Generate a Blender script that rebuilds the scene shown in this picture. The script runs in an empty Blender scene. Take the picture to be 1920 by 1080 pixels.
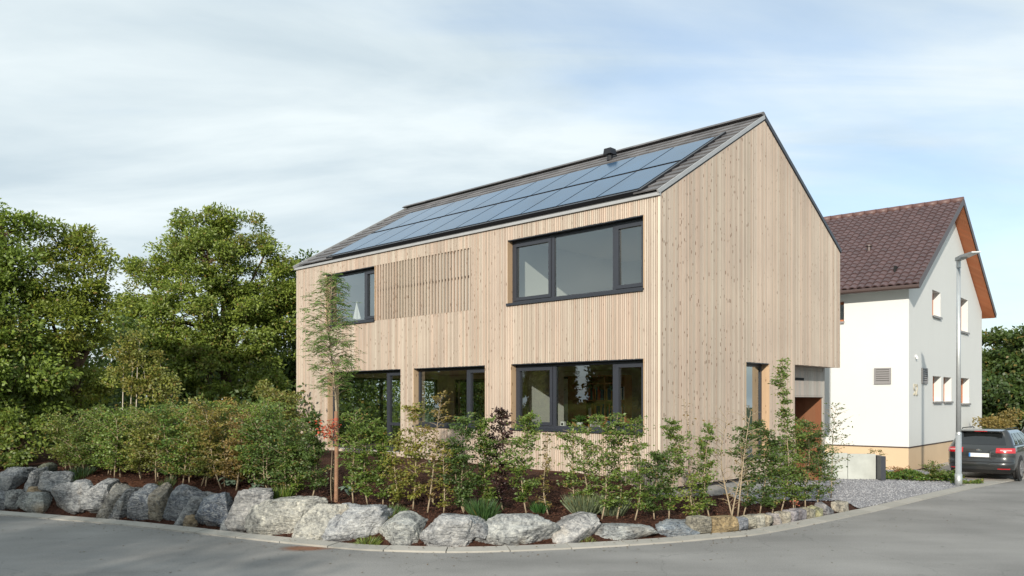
import bpy, bmesh, math, random
import numpy as np
from mathutils import Vector, Matrix, noise

random.seed(7)
RNG = np.random.default_rng(7)
PI = math.pi
sc = bpy.context.scene
COL = sc.collection

# ------------------------------------------------------------------ camera, sky, sun, exposure
CAM_Z = 2.35
FPX = 1534.0
HZ = 752.0
cd = bpy.data.cameras.new("camera")
cd.sensor_width = 36
cd.lens = FPX / 1920 * 36
cd.shift_y = (HZ - 540) / 1920
cd.clip_start = 0.1
cd.clip_end = 2000
cam = bpy.data.objects.new("camera", cd)
cam.location = (0, 0, CAM_Z)
cam.rotation_euler = (PI / 2, 0, 0)
COL.objects.link(cam)
sc.camera = cam

SUN_EL = math.radians(21.0)
SUN_AZ = math.radians(180 + 18.5)          # compass azimuth of the sun, measured from +Y clockwise
sdir = Vector((math.sin(SUN_AZ) * math.cos(SUN_EL), math.cos(SUN_AZ) * math.cos(SUN_EL), math.sin(SUN_EL)))

W = bpy.data.worlds.new("World")
sc.world = W
W.use_nodes = True
nt = W.node_tree
nt.nodes.clear()
def wn(t, **k):
    n = nt.nodes.new(t)
    for a, b in k.items(): setattr(n, a, b)
    return n
out = wn('ShaderNodeOutputWorld')
bg = wn('ShaderNodeBackground')
bg.inputs['Strength'].default_value = 0.15
sky = wn('ShaderNodeTexSky', sky_type='NISHITA')
sky.sun_disc = False
sky.sun_elevation = SUN_EL
sky.sun_rotation = SUN_AZ
sky.air_density = 1.0
sky.dust_density = 1.2
sky.ozone_density = 1.5
tc = wn('ShaderNodeTexCoord')
sep = wn('ShaderNodeSeparateXYZ')
nt.links.new(tc.outputs['Generated'], sep.inputs[0])
zc = wn('ShaderNodeMath', operation='MAXIMUM'); zc.inputs[1].default_value = 0.0
nt.links.new(sep.outputs['Z'], zc.inputs[0])
za = wn('ShaderNodeMath', operation='ADD'); za.inputs[1].default_value = 0.16
nt.links.new(zc.outputs[0], za.inputs[0])
def wdiv(s):
    d = wn('ShaderNodeMath', operation='DIVIDE')
    nt.links.new(sep.outputs[s], d.inputs[0]); nt.links.new(za.outputs[0], d.inputs[1]); return d
cx, cy = wdiv('X'), wdiv('Y')
comb = wn('ShaderNodeCombineXYZ')
nt.links.new(cx.outputs[0], comb.inputs[0]); nt.links.new(cy.outputs[0], comb.inputs[1])
mp = wn('ShaderNodeMapping'); mp.inputs['Scale'].default_value = (0.55, 0.95, 1); mp.inputs['Location'].default_value = (3.2, 1.7, 0)
mp.inputs['Rotation'].default_value = (0, 0, 0.25)
nt.links.new(comb.outputs[0], mp.inputs[0])
n1 = wn('ShaderNodeTexNoise'); n1.inputs['Scale'].default_value = 0.8; n1.inputs['Detail'].default_value = 7; n1.inputs['Roughness'].default_value = 0.52; n1.inputs['Distortion'].default_value = 0.5
nt.links.new(mp.outputs[0], n1.inputs['Vector'])
mp2 = wn('ShaderNodeMapping'); mp2.inputs['Scale'].default_value = (0.5, 2.6, 1); mp2.inputs['Rotation'].default_value = (0, 0, -0.2)
nt.links.new(comb.outputs[0], mp2.inputs[0])
n2 = wn('ShaderNodeTexNoise'); n2.inputs['Scale'].default_value = 1.6; n2.inputs['Detail'].default_value = 8; n2.inputs['Roughness'].default_value = 0.55; n2.inputs['Distortion'].default_value = 0.6
nt.links.new(mp2.outputs[0], n2.inputs['Vector'])
add = wn('ShaderNodeMath', operation='MULTIPLY_ADD'); add.inputs[1].default_value = 0.45
nt.links.new(n2.outputs[0], add.inputs[0]); nt.links.new(n1.outputs[0], add.inputs[2])
# thin veil: less of it towards +X (the clearer side of the sky)
gx = wn('ShaderNodeMath', operation='MULTIPLY_ADD'); gx.inputs[1].default_value = -0.20
nt.links.new(sep.outputs['X'], gx.inputs[0]); nt.links.new(add.outputs[0], gx.inputs[2])
gz = wn('ShaderNodeMath', operation='MULTIPLY_ADD'); gz.inputs[1].default_value = 0.35
nt.links.new(sep.outputs['Z'], gz.inputs[0]); nt.links.new(gx.outputs[0], gz.inputs[2])
cr = wn('ShaderNodeValToRGB')
cr.color_ramp.interpolation = 'EASE'
cr.color_ramp.elements[0].position = 0.56; cr.color_ramp.elements[0].color = (0.38, 0.38, 0.38, 1)
cr.color_ramp.elements[1].position = 0.90; cr.color_ramp.elements[1].color = (0.97, 0.97, 0.97, 1)
nt.links.new(gz.outputs[0], cr.inputs[0])
# cloud brightness varies with thickness
n3 = wn('ShaderNodeTexNoise'); n3.inputs['Scale'].default_value = 1.6; n3.inputs['Detail'].default_value = 8; n3.inputs['Roughness'].default_value = 0.55; n3.inputs['Distortion'].default_value = 0.4
nt.links.new(mp.outputs[0], n3.inputs['Vector'])
cc = wn('ShaderNodeValToRGB')
cc.color_ramp.elements[0].position = 0.36; cc.color_ramp.elements[0].color = (3.15, 3.72, 4.05, 1)
cc.color_ramp.elements[1].position = 0.62; cc.color_ramp.elements[1].color = (4.5, 4.95, 5.05, 1)
nt.links.new(n3.outputs[0], cc.inputs[0])
mx = wn('ShaderNodeMix', data_type='RGBA')
hzr = wn('ShaderNodeMapRange'); hzr.inputs['From Min'].default_value = 0.0; hzr.inputs['From Max'].default_value = 0.20
hzr.inputs['To Min'].default_value = 0.9; hzr.inputs['To Max'].default_value = 0.0
nt.links.new(zc.outputs[0], hzr.inputs['Value'])
mxf = wn('ShaderNodeMath', operation='MAXIMUM'); nt.links.new(cr.outputs[0], mxf.inputs[0]); nt.links.new(hzr.outputs[0], mxf.inputs[1])
nt.links.new(mxf.outputs[0], mx.inputs[0]); nt.links.new(sky.outputs[0], mx.inputs[6]); nt.links.new(cc.outputs[0], mx.inputs[7])
nt.links.new(mx.outputs[2], bg.inputs['Color']); nt.links.new(bg.outputs[0], out.inputs[0])

sl = bpy.data.lights.new("sun", 'SUN')
sl.energy = 3.6
sl.angle = math.radians(0.9)
sl.color = (1.0, 0.92, 0.80)
so = bpy.data.objects.new("sun", sl)
so.rotation_euler = (-sdir).to_track_quat('-Z', 'Y').to_euler()
so.location = sdir * 60
COL.objects.link(so)

sc.view_settings.view_transform = 'Standard'
sc.view_settings.look = 'None'
sc.view_settings.gamma = 1
sc.view_settings.exposure = 0.42
sc.view_settings.use_curve_mapping = False
sc.render.engine = 'CYCLES'
sc.cycles.max_bounces = 8
sc.cycles.transparent_max_bounces = 12
sc.cycles.caustics_reflective = False
sc.cycles.caustics_refractive = False

# ------------------------------------------------------------------ helpers
def tag(o, label=None, cat=None, group=None, kind=None):
    if label: o['label'] = label
    if cat: o['category'] = cat
    if group: o['group'] = group
    if kind: o['kind'] = kind
    return o

def empty(name, loc=(0, 0, 0), rz=0.0):
    o = bpy.data.objects.new(name, None)
    o.empty_display_size = 0.3
    o.location = loc; o.rotation_euler = (0, 0, rz)
    COL.objects.link(o)
    return o

def link(name, me, parent=None, mat=None):
    o = bpy.data.objects.new(name, me)
    COL.objects.link(o)
    if parent is not None: o.parent = parent
    if mat is not None and not me.materials: me.materials.append(mat)
    return o

def copy_tree(o, parent=None):
    c = o.copy(); COL.objects.link(c)
    if parent is not None: c.parent = parent
    for ch in list(o.children): copy_tree(ch, c)
    return c

class MB:
    def __init__(s): s.v = []; s.f = []; s.m = []; s.cur = 0
    def add(s, vs, fs):
        b = len(s.v); s.v += [tuple(v) for v in vs]
        s.f += [tuple(b + i for i in f) for f in fs]; s.m += [s.cur] * len(fs)
        return s
    def hexa(s, p):   # 8 points: bottom 4 ccw, top 4 ccw
        return s.add(p, [(0, 3, 2, 1), (4, 5, 6, 7), (0, 1, 5, 4), (1, 2, 6, 5), (2, 3, 7, 6), (3, 0, 4, 7)])
    def box(s, x0, x1, y0, y1, z0, z1):
        return s.hexa([(x0, y0, z0), (x1, y0, z0), (x1, y1, z0), (x0, y1, z0), (x0, y0, z1), (x1, y0, z1), (x1, y1, z1), (x0, y1, z1)])
    def obox(s, M, x0, x1, y0, y1, z0, z1):
        ps = [M @ Vector(p) for p in [(x0, y0, z0), (x1, y0, z0), (x1, y1, z0), (x0, y1, z0), (x0, y0, z1), (x1, y0, z1), (x1, y1, z1), (x0, y1, z1)]]
        return s.hexa(ps)
    def tube(s, pts, rad, n=7, cap=True):
        pts = [Vector(p) for p in pts]
        if not hasattr(rad, '__len__'): rad = [rad] * len(pts)
        rings = []
        for i, p in enumerate(pts):
            d = (pts[min(i + 1, len(pts) - 1)] - pts[max(i - 1, 0)])
            d = d.normalized() if d.length > 1e-9 else Vector((0, 0, 1))
            a = Vector((0, 1, 0)) if abs(d.y) < 0.9 else Vector((1, 0, 0))
            u = d.cross(a).normalized(); w = d.cross(u)
            rings.append([p + (u * math.cos(2 * PI * k / n) + w * math.sin(2 * PI * k / n)) * rad[i] for k in range(n)])
        b = len(s.v)
        for r in rings: s.v += [tuple(q) for q in r]
        for i in range(len(pts) - 1):
            for k in range(n):
                k2 = (k + 1) % n
                s.f.append((b + i * n + k, b + i * n + k2, b + (i + 1) * n + k2, b + (i + 1) * n + k)); s.m.append(s.cur)
        if cap:
            s.f.append(tuple(b + k for k in reversed(range(n)))); s.m.append(s.cur)
            s.f.append(tuple(b + (len(pts) - 1) * n + k for k in range(n))); s.m.append(s.cur)
        return s
    def build(s, name, mat, parent=None, smooth=False):
        me = bpy.data.meshes.new(name)
        me.from_pydata(s.v, [], s.f)
        mats = mat if isinstance(mat, (list, tuple)) else [mat]
        for m in mats: me.materials.append(m)
        if len(mats) > 1: me.polygons.foreach_set('material_index', s.m)
        if smooth: me.polygons.foreach_set('use_smooth', [True] * len(me.polygons))
        me.update()
        return link(name, me, parent)

def catmull(P, n):
    P = [np.array(p, float) for p in P]
    o = []
    for i in range(len(P) - 1):
        p0 = P[max(i - 1, 0)]; p1 = P[i]; p2 = P[i + 1]; p3 = P[min(i + 2, len(P) - 1)]
        for k in range(n):
            t = k / n
            o.append(0.5 * ((2 * p1) + (-p0 + p2) * t + (2 * p0 - 5 * p1 + 4 * p2 - p3) * t * t + (-p0 + 3 * p1 - 3 * p2 + p3) * t ** 3))
    o.append(P[-1])
    return np.array(o)

# ------------------------------------------------------------------ materials
def new_mat(name):
    m = bpy.data.materials.new(name); m.use_nodes = True
    t = m.node_tree; t.nodes.clear()
    o = t.nodes.new('ShaderNodeOutputMaterial')
    return m, t, o

class NT:
    def __init__(s, t): s.t = t
    def n(s, ty, **k):
        x = s.t.nodes.new(ty)
        for a, b in k.items():
            if a.startswith('i_'):
                key = a[2:]
                key = int(key) if key.isdigit() else key.replace('_', ' ')
                x.inputs[key].default_value = b
            else: setattr(x, a, b)
        return x
    def l(s, a, b): s.t.links.new(a, b)
    def ramp(s, src, stops, interp='LINEAR'):
        r = s.t.nodes.new('ShaderNodeValToRGB'); r.color_ramp.interpolation = interp
        e = r.color_ramp.elements
        while len(e) < len(stops): e.new(0.5)
        for i, (p, c) in enumerate(stops):
            e[i].position = p; e[i].color = (*c, 1) if len(c) == 3 else c
        s.l(src, r.inputs[0]); return r
    def mix(s, fac, a, b, mode='MIX'):
        m = s.t.nodes.new('ShaderNodeMix'); m.data_type = 'RGBA'; m.blend_type = mode
        for i, v in ((0, fac), (6, a), (7, b)):
            if isinstance(v, (int, float)): m.inputs[i].default_value = v
            elif isinstance(v, tuple): m.inputs[i].default_value = (*v, 1) if len(v) == 3 else v
            else: s.l(v, m.inputs[i])
        return m.outputs[2]
    def math(s, op, a, b=None, c=None):
        m = s.t.nodes.new('ShaderNodeMath'); m.operation = op
        for i, v in enumerate((a, b, c)):
            if v is None: continue
            if isinstance(v, (int, float)): m.inputs[i].default_value = v
            else: s.l(v, m.inputs[i])
        return m.outputs[0]
    def bump(s, h, strength=0.3, dist=0.01):
        b = s.t.nodes.new('ShaderNodeBump'); b.inputs['Strength'].default_value = strength; b.inputs['Distance'].default_value = dist
        s.l(h, b.inputs['Height']); return b.outputs[0]

def pmat(name, col, rough=0.6, metal=0.0, spec=0.5, var=0.0, vscale=3.0, bump=0.0, bscale=60.0, bdist=0.004, coat=0.0):
    m, t, o = new_mat(name); N = NT(t)
    p = N.n('ShaderNodeBsdfPrincipled'); p.inputs['Roughness'].default_value = rough
    p.inputs['Metallic'].default_value = metal; p.inputs['Specular IOR Level'].default_value = spec
    p.inputs['Coat Weight'].default_value = coat
    tcn = N.n('ShaderNodeTexCoord')
    if var > 0:
        nz = N.n('ShaderNodeTexNoise', i_Scale=vscale, i_Detail=6.0, i_Roughness=0.6)
        N.l(tcn.outputs['Object'], nz.inputs['Vector'])
        r = N.ramp(nz.outputs[0], [(0.25, tuple(c * (1 - var) for c in col)), (0.75, tuple(min(1, c * (1 + var)) for c in col))])
        N.l(r.outputs[0], p.inputs['Base Color'])
    else: p.inputs['Base Color'].default_value = (*col, 1)
    if bump > 0:
        nz = N.n('ShaderNodeTexNoise', i_Scale=bscale, i_Detail=4.0)
        N.l(tcn.outputs['Object'], nz.inputs['Vector'])
        N.l(N.bump(nz.outputs[0], bump, bdist), p.inputs['Normal'])
    N.l(p.outputs[0], o.inputs[0])
    return m

PITCH = 0.056
def wood_mat(name, c_lo, c_hi, pitch=PITCH, knots=True, rough=0.72):
    m, t, o = new_mat(name); N = NT(t)
    tcn = N.n('ShaderNodeTexCoord'); sp = N.n('ShaderNodeSeparateXYZ'); N.l(tcn.outputs['Object'], sp.inputs[0])
    u = N.math('ADD', sp.outputs[0], sp.outputs[1])
    cell = N.math('FLOOR', N.math('DIVIDE', u, pitch))
    wn_ = N.n('ShaderNodeTexWhiteNoise', noise_dimensions='1D'); N.l(cell, wn_.inputs['W'])
    rnd = wn_.outputs['Value']
    # fibre grain, stretched along z, shifted per board
    off = N.math('MULTIPLY', rnd, 37.0)
    cb = N.n('ShaderNodeCombineXYZ'); N.l(N.math('MULTIPLY', u, 55.0), cb.inputs[0]); N.l(off, cb.inputs[1])
    N.l(N.math('MULTIPLY', sp.outputs[2], 1.6), cb.inputs[2])
    g = N.n('ShaderNodeTexNoise', i_Scale=1.0, i_Detail=5.0, i_Roughness=0.62, i_Distortion=0.6); N.l(cb.outputs[0], g.inputs['Vector'])
    tone = N.math('ADD', N.math('MULTIPLY', rnd, 0.45), N.math('MULTIPLY_ADD', g.outputs[0], 0.6, 0.06))
    base = N.ramp(tone, [(0.15, c_lo), (0.95, c_hi)])
    # slight pinkish / yellowish boards
    wn2 = N.n('ShaderNodeTexWhiteNoise', noise_dimensions='1D'); N.l(N.math('ADD', cell, 91.3), wn2.inputs['W'])
    hue = N.ramp(wn2.outputs['Value'], [(0.0, (1.05, 0.97, 0.93)), (0.5, (1, 1, 1)), (1.0, (0.97, 1.0, 0.99))])
    col = N.mix(1.0, base.outputs[0], hue.outputs[0], 'MULTIPLY')
    # broad weathering
    wz = N.n('ShaderNodeTexNoise', i_Scale=0.55, i_Detail=4.0); N.l(tcn.outputs['Object'], wz.inputs['Vector'])
    wr = N.ramp(wz.outputs[0], [(0.3, (0.91, 0.90, 0.90)), (0.7, (1.06, 1.06, 1.05))])
    col = N.mix(1.0, col, wr.outputs[0], 'MULTIPLY')
    if knots:
        kb = N.n('ShaderNodeCombineXYZ'); N.l(N.math('ADD', N.math('MULTIPLY', u, 17.9), N.math('MULTIPLY', rnd, 0.0)), kb.inputs[0])
        N.l(N.math('ADD', N.math('MULTIPLY', sp.outputs[2], 5.2), N.math('MULTIPLY', rnd, 50.0)), kb.inputs[1])
        N.l(N.math('MULTIPLY', rnd, 9.0), kb.inputs[2])
        vo = N.n('ShaderNodeTexVoronoi', i_Scale=1.0, voronoi_dimensions='2D'); N.l(kb.outputs[0], vo.inputs['Vector'])
        sepc = N.n('ShaderNodeSeparateColor'); N.l(vo.outputs['Color'], sepc.inputs[0])
        keep = N.math('GREATER_THAN', sepc.outputs[0], 0.77)
        size = N.math('MULTIPLY_ADD', sepc.outputs[1], 0.24, 0.04)
        k = N.math('SUBTRACT', 1.0, N.math('DIVIDE', vo.outputs['Distance'], size))
        k = N.math('MULTIPLY', N.math('MINIMUM', N.math('MAXIMUM', N.math('MULTIPLY', k, 3.0), 0.0), 1.0), keep)
        col = N.mix(N.math('MULTIPLY', k, 0.8), col, (0.13, 0.060, 0.026))
    p = N.n('ShaderNodeBsdfPrincipled', i_Roughness=rough); p.inputs['Specular IOR Level'].default_value = 0.25
    N.l(col, p.inputs['Base Color'])
    N.l(N.bump(g.outputs[0], 0.25, 0.003), p.inputs['Normal'])
    N.l(p.outputs[0], o.inputs[0])
    return m

def leaf_mat(name, trans=0.40):
    m, t, o = new_mat(name); N = NT(t)
    oi = N.n('ShaderNodeObjectInfo'); at = N.n('ShaderNodeAttribute', attribute_name='tint')
    sp = N.n('ShaderNodeSeparateXYZ'); N.l(at.outputs['Vector'], sp.inputs[0])
    br = N.ramp(sp.outputs[0], [(0.0, (0.72, 0.74, 0.72)), (0.5, (1.30, 1.30, 1.20)), (1.0, (2.25, 2.05, 1.5))])
    c = N.mix(1.0, oi.outputs['Color'], br.outputs[0], 'MULTIPLY')
    ye = N.math('MULTIPLY', sp.outputs[1], oi.outputs['Alpha'])     # share of leaves turned by autumn
    c = N.mix(ye, c, (0.26, 0.17, 0.045))
    d = N.n('ShaderNodeBsdfDiffuse'); N.l(c, d.inputs[0])
    tr = N.n('ShaderNodeBsdfTranslucent'); N.l(N.mix(0.35, c, (0.20, 0.26, 0.02)), tr.inputs[0])
    a = N.n('ShaderNodeMixShader', i_0=trans); N.l(d.outputs[0], a.inputs[1]); N.l(tr.outputs[0], a.inputs[2])
    gl = N.n('ShaderNodeBsdfGlossy', i_Roughness=0.5); gl.inputs['Color'].default_value = (1, 1, 1, 1)
    b = N.n('ShaderNodeMixShader', i_0=0.03); N.l(a.outputs[0], b.inputs[1]); N.l(gl.outputs[0], b.inputs[2])
    N.l(b.outputs[0], o.inputs[0])
    return m

def rock_mat(name):
    m, t, o = new_mat(name); N = NT(t)
    oi = N.n('ShaderNodeObjectInfo'); tcn = N.n('ShaderNodeTexCoord')
    ofs = N.n('ShaderNodeVectorMath', operation='ADD'); N.l(tcn.outputs['Object'], ofs.inputs[0])
    cb = N.n('ShaderNodeCombineXYZ'); N.l(N.math('MULTIPLY', oi.outputs['Random'], 40.0), cb.inputs[0]); N.l(N.math('MULTIPLY', oi.outputs['Random'], 23.0), cb.inputs[1])
    N.l(cb.outputs[0], ofs.inputs[1])
    v = ofs.outputs[0]
    big = N.n('ShaderNodeTexNoise', i_Scale=2.6, i_Detail=6.0, i_Roughness=0.6, i_Distortion=0.8); N.l(v, big.inputs['Vector'])
    fine = N.n('ShaderNodeTexNoise', i_Scale=16.0, i_Detail=8.0, i_Roughness=0.78); N.l(v, fine.inputs['Vector'])
    t1 = N.math('ADD', N.math('MULTIPLY', big.outputs[0], 0.42), N.math('MULTIPLY', fine.outputs[0], 0.60))
    r = N.ramp(t1, [(0.40, (0.20, 0.21, 0.23)), (0.50, (0.70, 0.71, 0.72)), (0.61, (1.28, 1.27, 1.22))])
    c = N.mix(1.0, oi.outputs['Color'], r.outputs[0], 'MULTIPLY')
    mpv = N.n('ShaderNodeMapping'); mpv.inputs['Rotation'].default_value = (0.6, 0.4, 0.7); mpv.inputs['Scale'].default_value = (2.0, 2.0, 6.5); N.l(v, mpv.inputs[0])
    ve = N.n('ShaderNodeTexNoise', i_Scale=1.7, i_Detail=7.0, i_Roughness=0.6, i_Distortion=1.6); N.l(mpv.outputs[0], ve.inputs['Vector'])
    vm = N.ramp(ve.outputs[0], [(0.470, (0, 0, 0)), (0.505, (1, 1, 1)), (0.54, (0, 0, 0))])
    c = N.mix(N.math('MULTIPLY', vm.outputs[0], N.math('MULTIPLY', oi.outputs['Alpha'], 0.75)), c, (0.56, 0.56, 0.54))
    ok = N.n('ShaderNodeTexNoise', i_Scale=1.3, i_Detail=5.0); N.l(v, ok.inputs['Vector'])
    om = N.ramp(ok.outputs[0], [(0.60, (0, 0, 0)), (0.74, (1, 1, 1))])
    c = N.mix(N.math('MULTIPLY', om.outputs[0], 0.55), c, (0.30, 0.22, 0.12))
    p = N.n('ShaderNodeBsdfPrincipled', i_Roughness=0.85); p.inputs['Specular IOR Level'].default_value = 0.25
    N.l(c, p.inputs['Base Color'])
    hh = N.math('ADD', N.math('MULTIPLY', fine.outputs[0], 0.5), N.math('MULTIPLY', ve.outputs[0], 1.2))
    N.l(N.bump(hh, 1.0, 0.06), p.inputs['Normal'])
    N.l(p.outputs[0], o.inputs[0])
    return m

def glass_mat(name, tint=(0.9, 0.95, 0.93), boost=4.3):
    m, t, o = new_mat(name); N = NT(t)
    fr = N.n('ShaderNodeFresnel', i_IOR=1.52)
    f = N.math('MINIMUM', N.math('MULTIPLY', fr.outputs[0], boost), 1.0)
    tr = N.n('ShaderNodeBsdfTransparent'); tr.inputs[0].default_value = (*tint, 1)
    gl = N.n('ShaderNodeBsdfGlossy', i_Roughness=0.0); gl.inputs['Color'].default_value = (0.90, 0.98, 1.0, 1)
    mxs = N.n('ShaderNodeMixShader'); N.l(f, mxs.inputs[0]); N.l(tr.outputs[0], mxs.inputs[1]); N.l(gl.outputs[0], mxs.inputs[2])
    N.l(mxs.outputs[0], o.inputs[0])
    return m

def asphalt_mat():
    m, t, o = new_mat('asphalt'); N = NT(t)
    tcn = N.n('ShaderNodeTexCoord'); v = tcn.outputs['Object']
    a = N.n('ShaderNodeTexNoise', i_Scale=0.35, i_Detail=5.0); N.l(v, a.inputs['Vector'])
    b = N.n('ShaderNodeTexNoise', i_Scale=45.0, i_Detail=6.0, i_Roughness=0.85); N.l(v, b.inputs['Vector'])
    vo = N.n('ShaderNodeTexVoronoi', i_Scale=120.0); N.l(v, vo.inputs['Vector'])
    mp_ = N.n('ShaderNodeMapping'); mp_.inputs['Rotation'].default_value = (0, 0, -0.35); mp_.inputs['Scale'].default_value = (0.35, 1.2, 1); N.l(v, mp_.inputs[0])
    tr = N.n('ShaderNodeTexNoise', i_Scale=1.0, i_Detail=4.0); N.l(mp_.outputs[0], tr.inputs['Vector'])
    k = N.math('ADD', N.math('ADD', N.math('MULTIPLY', a.outputs[0], 0.35), N.math('MULTIPLY', b.outputs[0], 0.50)), N.math('MULTIPLY', tr.outputs[0], 0.18))
    c = N.ramp(k, [(0.40, (0.165, 0.162, 0.156)), (0.52, (0.262, 0.256, 0.245)), (0.66, (0.37, 0.36, 0.345))]).outputs[0]
    # small dark spots of old tar
    sp_ = N.n('ShaderNodeTexVoronoi', i_Scale=1.3); N.l(v, sp_.inputs['Vector'])
    sm = N.ramp(sp_.outputs['Distance'], [(0.02, (1, 1, 1)), (0.045, (0, 0, 0))])
    c = N.mix(N.math('MULTIPLY', sm.outputs[0], 0.7), c, (0.06, 0.06, 0.058))
    # hairline cracks
    cr_ = N.n('ShaderNodeTexVoronoi', i_Scale=0.33, feature='DISTANCE_TO_EDGE')
    dw = N.n('ShaderNodeTexNoise', i_Scale=1.5, i_Detail=5.0); N.l(v, dw.inputs['Vector'])
    vv = N.n('ShaderNodeVectorMath', operation='MULTIPLY_ADD'); N.l(dw.outputs['Color'], vv.inputs[0]); vv.inputs[1].default_value = (0.9, 0.9, 0.9); N.l(v, vv.inputs[2])
    N.l(vv.outputs[0], cr_.inputs['Vector'])
    cm = N.ramp(cr_.outputs['Distance'], [(0.0, (1, 1, 1)), (0.004, (0, 0, 0))])
    c = N.mix(N.math('MULTIPLY', cm.outputs[0], 0.35), c, (0.07, 0.07, 0.068))
    # rust stain by the kerb
    st = N.n('ShaderNodeVectorMath', operation='SUBTRACT'); N.l(v, st.inputs[0]); st.inputs[1].default_value = (-3.30, 13.02, 0)
    mps = N.n('ShaderNodeMapping'); mps.inputs['Rotation'].default_value = (0, 0, 0.40); mps.inputs['Scale'].default_value = (1.9, 3.6, 1); N.l(st.outputs[0], mps.inputs[0])
    ln = N.n('ShaderNodeVectorMath', operation='LENGTH'); N.l(mps.outputs[0], ln.inputs[0])
    dist = N.math('ADD', ln.outputs['Value'], N.math('MULTIPLY', N.math('SUBTRACT', dw.outputs[0], 0.5), 1.6))
    sr = N.ramp(dist, [(0.45, (1, 1, 1)), (1.0, (0, 0, 0))])
    c = N.mix(N.math('MULTIPLY', sr.outputs[0], 0.8), c, (0.20, 0.075, 0.028))
    p = N.n('ShaderNodeBsdfPrincipled', i_Roughness=0.9); p.inputs['Specular IOR Level'].default_value = 0.2
    N.l(c, p.inputs['Base Color'])
    N.l(N.bump(N.math('ADD', b.outputs[0], vo.outputs['Distance']), 0.5, 0.006), p.inputs['Normal'])
    N.l(p.outputs[0], o.inputs[0])
    return m

def scatter_mat(name, cols, rough=0.9):
    """colour taken from the object's own palette by the piece's random 'tint'"""
    m, t, o = new_mat(name); N = NT(t)
    at = N.n('ShaderNodeAttribute', attribute_name='tint'); sp = N.n('ShaderNodeSeparateXYZ'); N.l(at.outputs['Vector'], sp.inputs[0])
    r = N.ramp(sp.outputs[0], [(i / (len(cols) - 1), c) for i, c in enumerate(cols)])
    p = N.n('ShaderNodeBsdfPrincipled', i_Roughness=rough); p.inputs['Specular IOR Level'].default_value = 0.3
    N.l(r.outputs[0], p.inputs['Base Color']); N.l(p.outputs[0], o.inputs[0])
    return m

def random_mat(name, c0, c1, rough=0.6, spec=0.4, bump=0.2, bscale=30.0, noise_mix=0.3, nscale=6.0):
    """colour varies from object to object"""
    m, t, o = new_mat(name); N = NT(t)
    oi = N.n('ShaderNodeObjectInfo'); tcn = N.n('ShaderNodeTexCoord')
    nz = N.n('ShaderNodeTexNoise', i_Scale=nscale, i_Detail=6.0); N.l(tcn.outputs['Object'], nz.inputs['Vector'])
    k = N.math('ADD', N.math('MULTIPLY', oi.outputs['Random'], 1 - noise_mix), N.math('MULTIPLY', nz.outputs[0], noise_mix))
    r = N.ramp(k, [(0.1, c0), (0.9, c1)])
    p = N.n('ShaderNodeBsdfPrincipled', i_Roughness=rough); p.inputs['Specular IOR Level'].default_value = spec
    N.l(r.outputs[0], p.inputs['Base Color'])
    b = N.n('ShaderNodeTexNoise', i_Scale=bscale, i_Detail=5.0); N.l(tcn.outputs['Object'], b.inputs['Vector'])
    N.l(N.bump(b.outputs[0], bump, 0.008), p.inputs['Normal'])
    N.l(p.outputs[0], o.inputs[0])
    return m

M = {}
M['wood'] = wood_mat('larch_cladding', (0.375, 0.298, 0.240), (0.61, 0.527, 0.445))
M['shutter'] = wood_mat('shutter_wood', (0.30, 0.235, 0.185), (0.50, 0.41, 0.335), pitch=0.126)
M['reveal'] = wood_mat('reveal_wood', (0.42, 0.30, 0.19), (0.60, 0.46, 0.31), pitch=0.35)
M['greywood'] = wood_mat('grey_boards', (0.30, 0.275, 0.25), (0.46, 0.43, 0.40), pitch=0.16, knots=False)
M['brownwood'] = wood_mat('brown_boards', (0.16, 0.065, 0.035), (0.26, 0.12, 0.065), pitch=0.3, knots=False, rough=0.5)
M['membrane'] = pmat('facade_membrane', (0.035, 0.03, 0.028), 0.9)
M['plaster'] = pmat('interior_plaster', (0.72, 0.72, 0.68), 0.9)
M['frame'] = pmat('anthracite_frame', (0.035, 0.039, 0.050), 0.38, spec=0.5)
M['sill'] = pmat('anthracite_sill', (0.030, 0.034, 0.044), 0.35)
M['glass'] = glass_mat('window_glass')
M['trim'] = pmat('grey_metal_trim', (0.42, 0.42, 0.42), 0.45, metal=0.3, var=0.08)
M['tile'] = random_mat('slate_grey_tile', (0.085, 0.082, 0.085), (0.18, 0.172, 0.175), 0.6)
M['underlay'] = pmat('roof_underlay', (0.05, 0.05, 0.05), 0.8)
M['panel'] = pmat('solar_glass', (0.022, 0.075, 0.155), 0.12, spec=0.28, coat=0.0, var=0.2, vscale=0.8)
M['panelframe'] = pmat('black_panel_frame', (0.012, 0.012, 0.015), 0.35)
M['concrete'] = pmat('concrete', (0.44, 0.46, 0.43), 0.85, var=0.16, vscale=2.2, bump=0.25, bscale=50)
M['plinthc'] = pmat('plinth_concrete', (0.34, 0.33, 0.31), 0.9, var=0.15, bump=0.2)
M['floor'] = pmat('oak_floor', (0.32, 0.21, 0.12), 0.5, var=0.2)
M['render'] = pmat('white_render', (0.67, 0.68, 0.66), 0.92, var=0.025, vscale=0.6, bump=0.2, bscale=120, bdist=0.002)
M['beige'] = pmat('beige_render', (0.62, 0.47, 0.31), 0.92, var=0.06, vscale=0.8, bump=0.2, bscale=120, bdist=0.002)
M['soffit'] = wood_mat('red_brown_soffit', (0.40, 0.14, 0.065), (0.52, 0.20, 0.095), pitch=0.14, knots=False, rough=0.6)
M['brownmetal'] = pmat('brown_metal', (0.07, 0.045, 0.04), 0.45)
M['louvre'] = pmat('grey_louvre', (0.26, 0.25, 0.25), 0.5)
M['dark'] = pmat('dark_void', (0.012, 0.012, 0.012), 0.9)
M['galv'] = pmat('galvanised_steel', (0.52, 0.55, 0.56), 0.42, metal=0.6, var=0.1, vscale=7)
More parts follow.
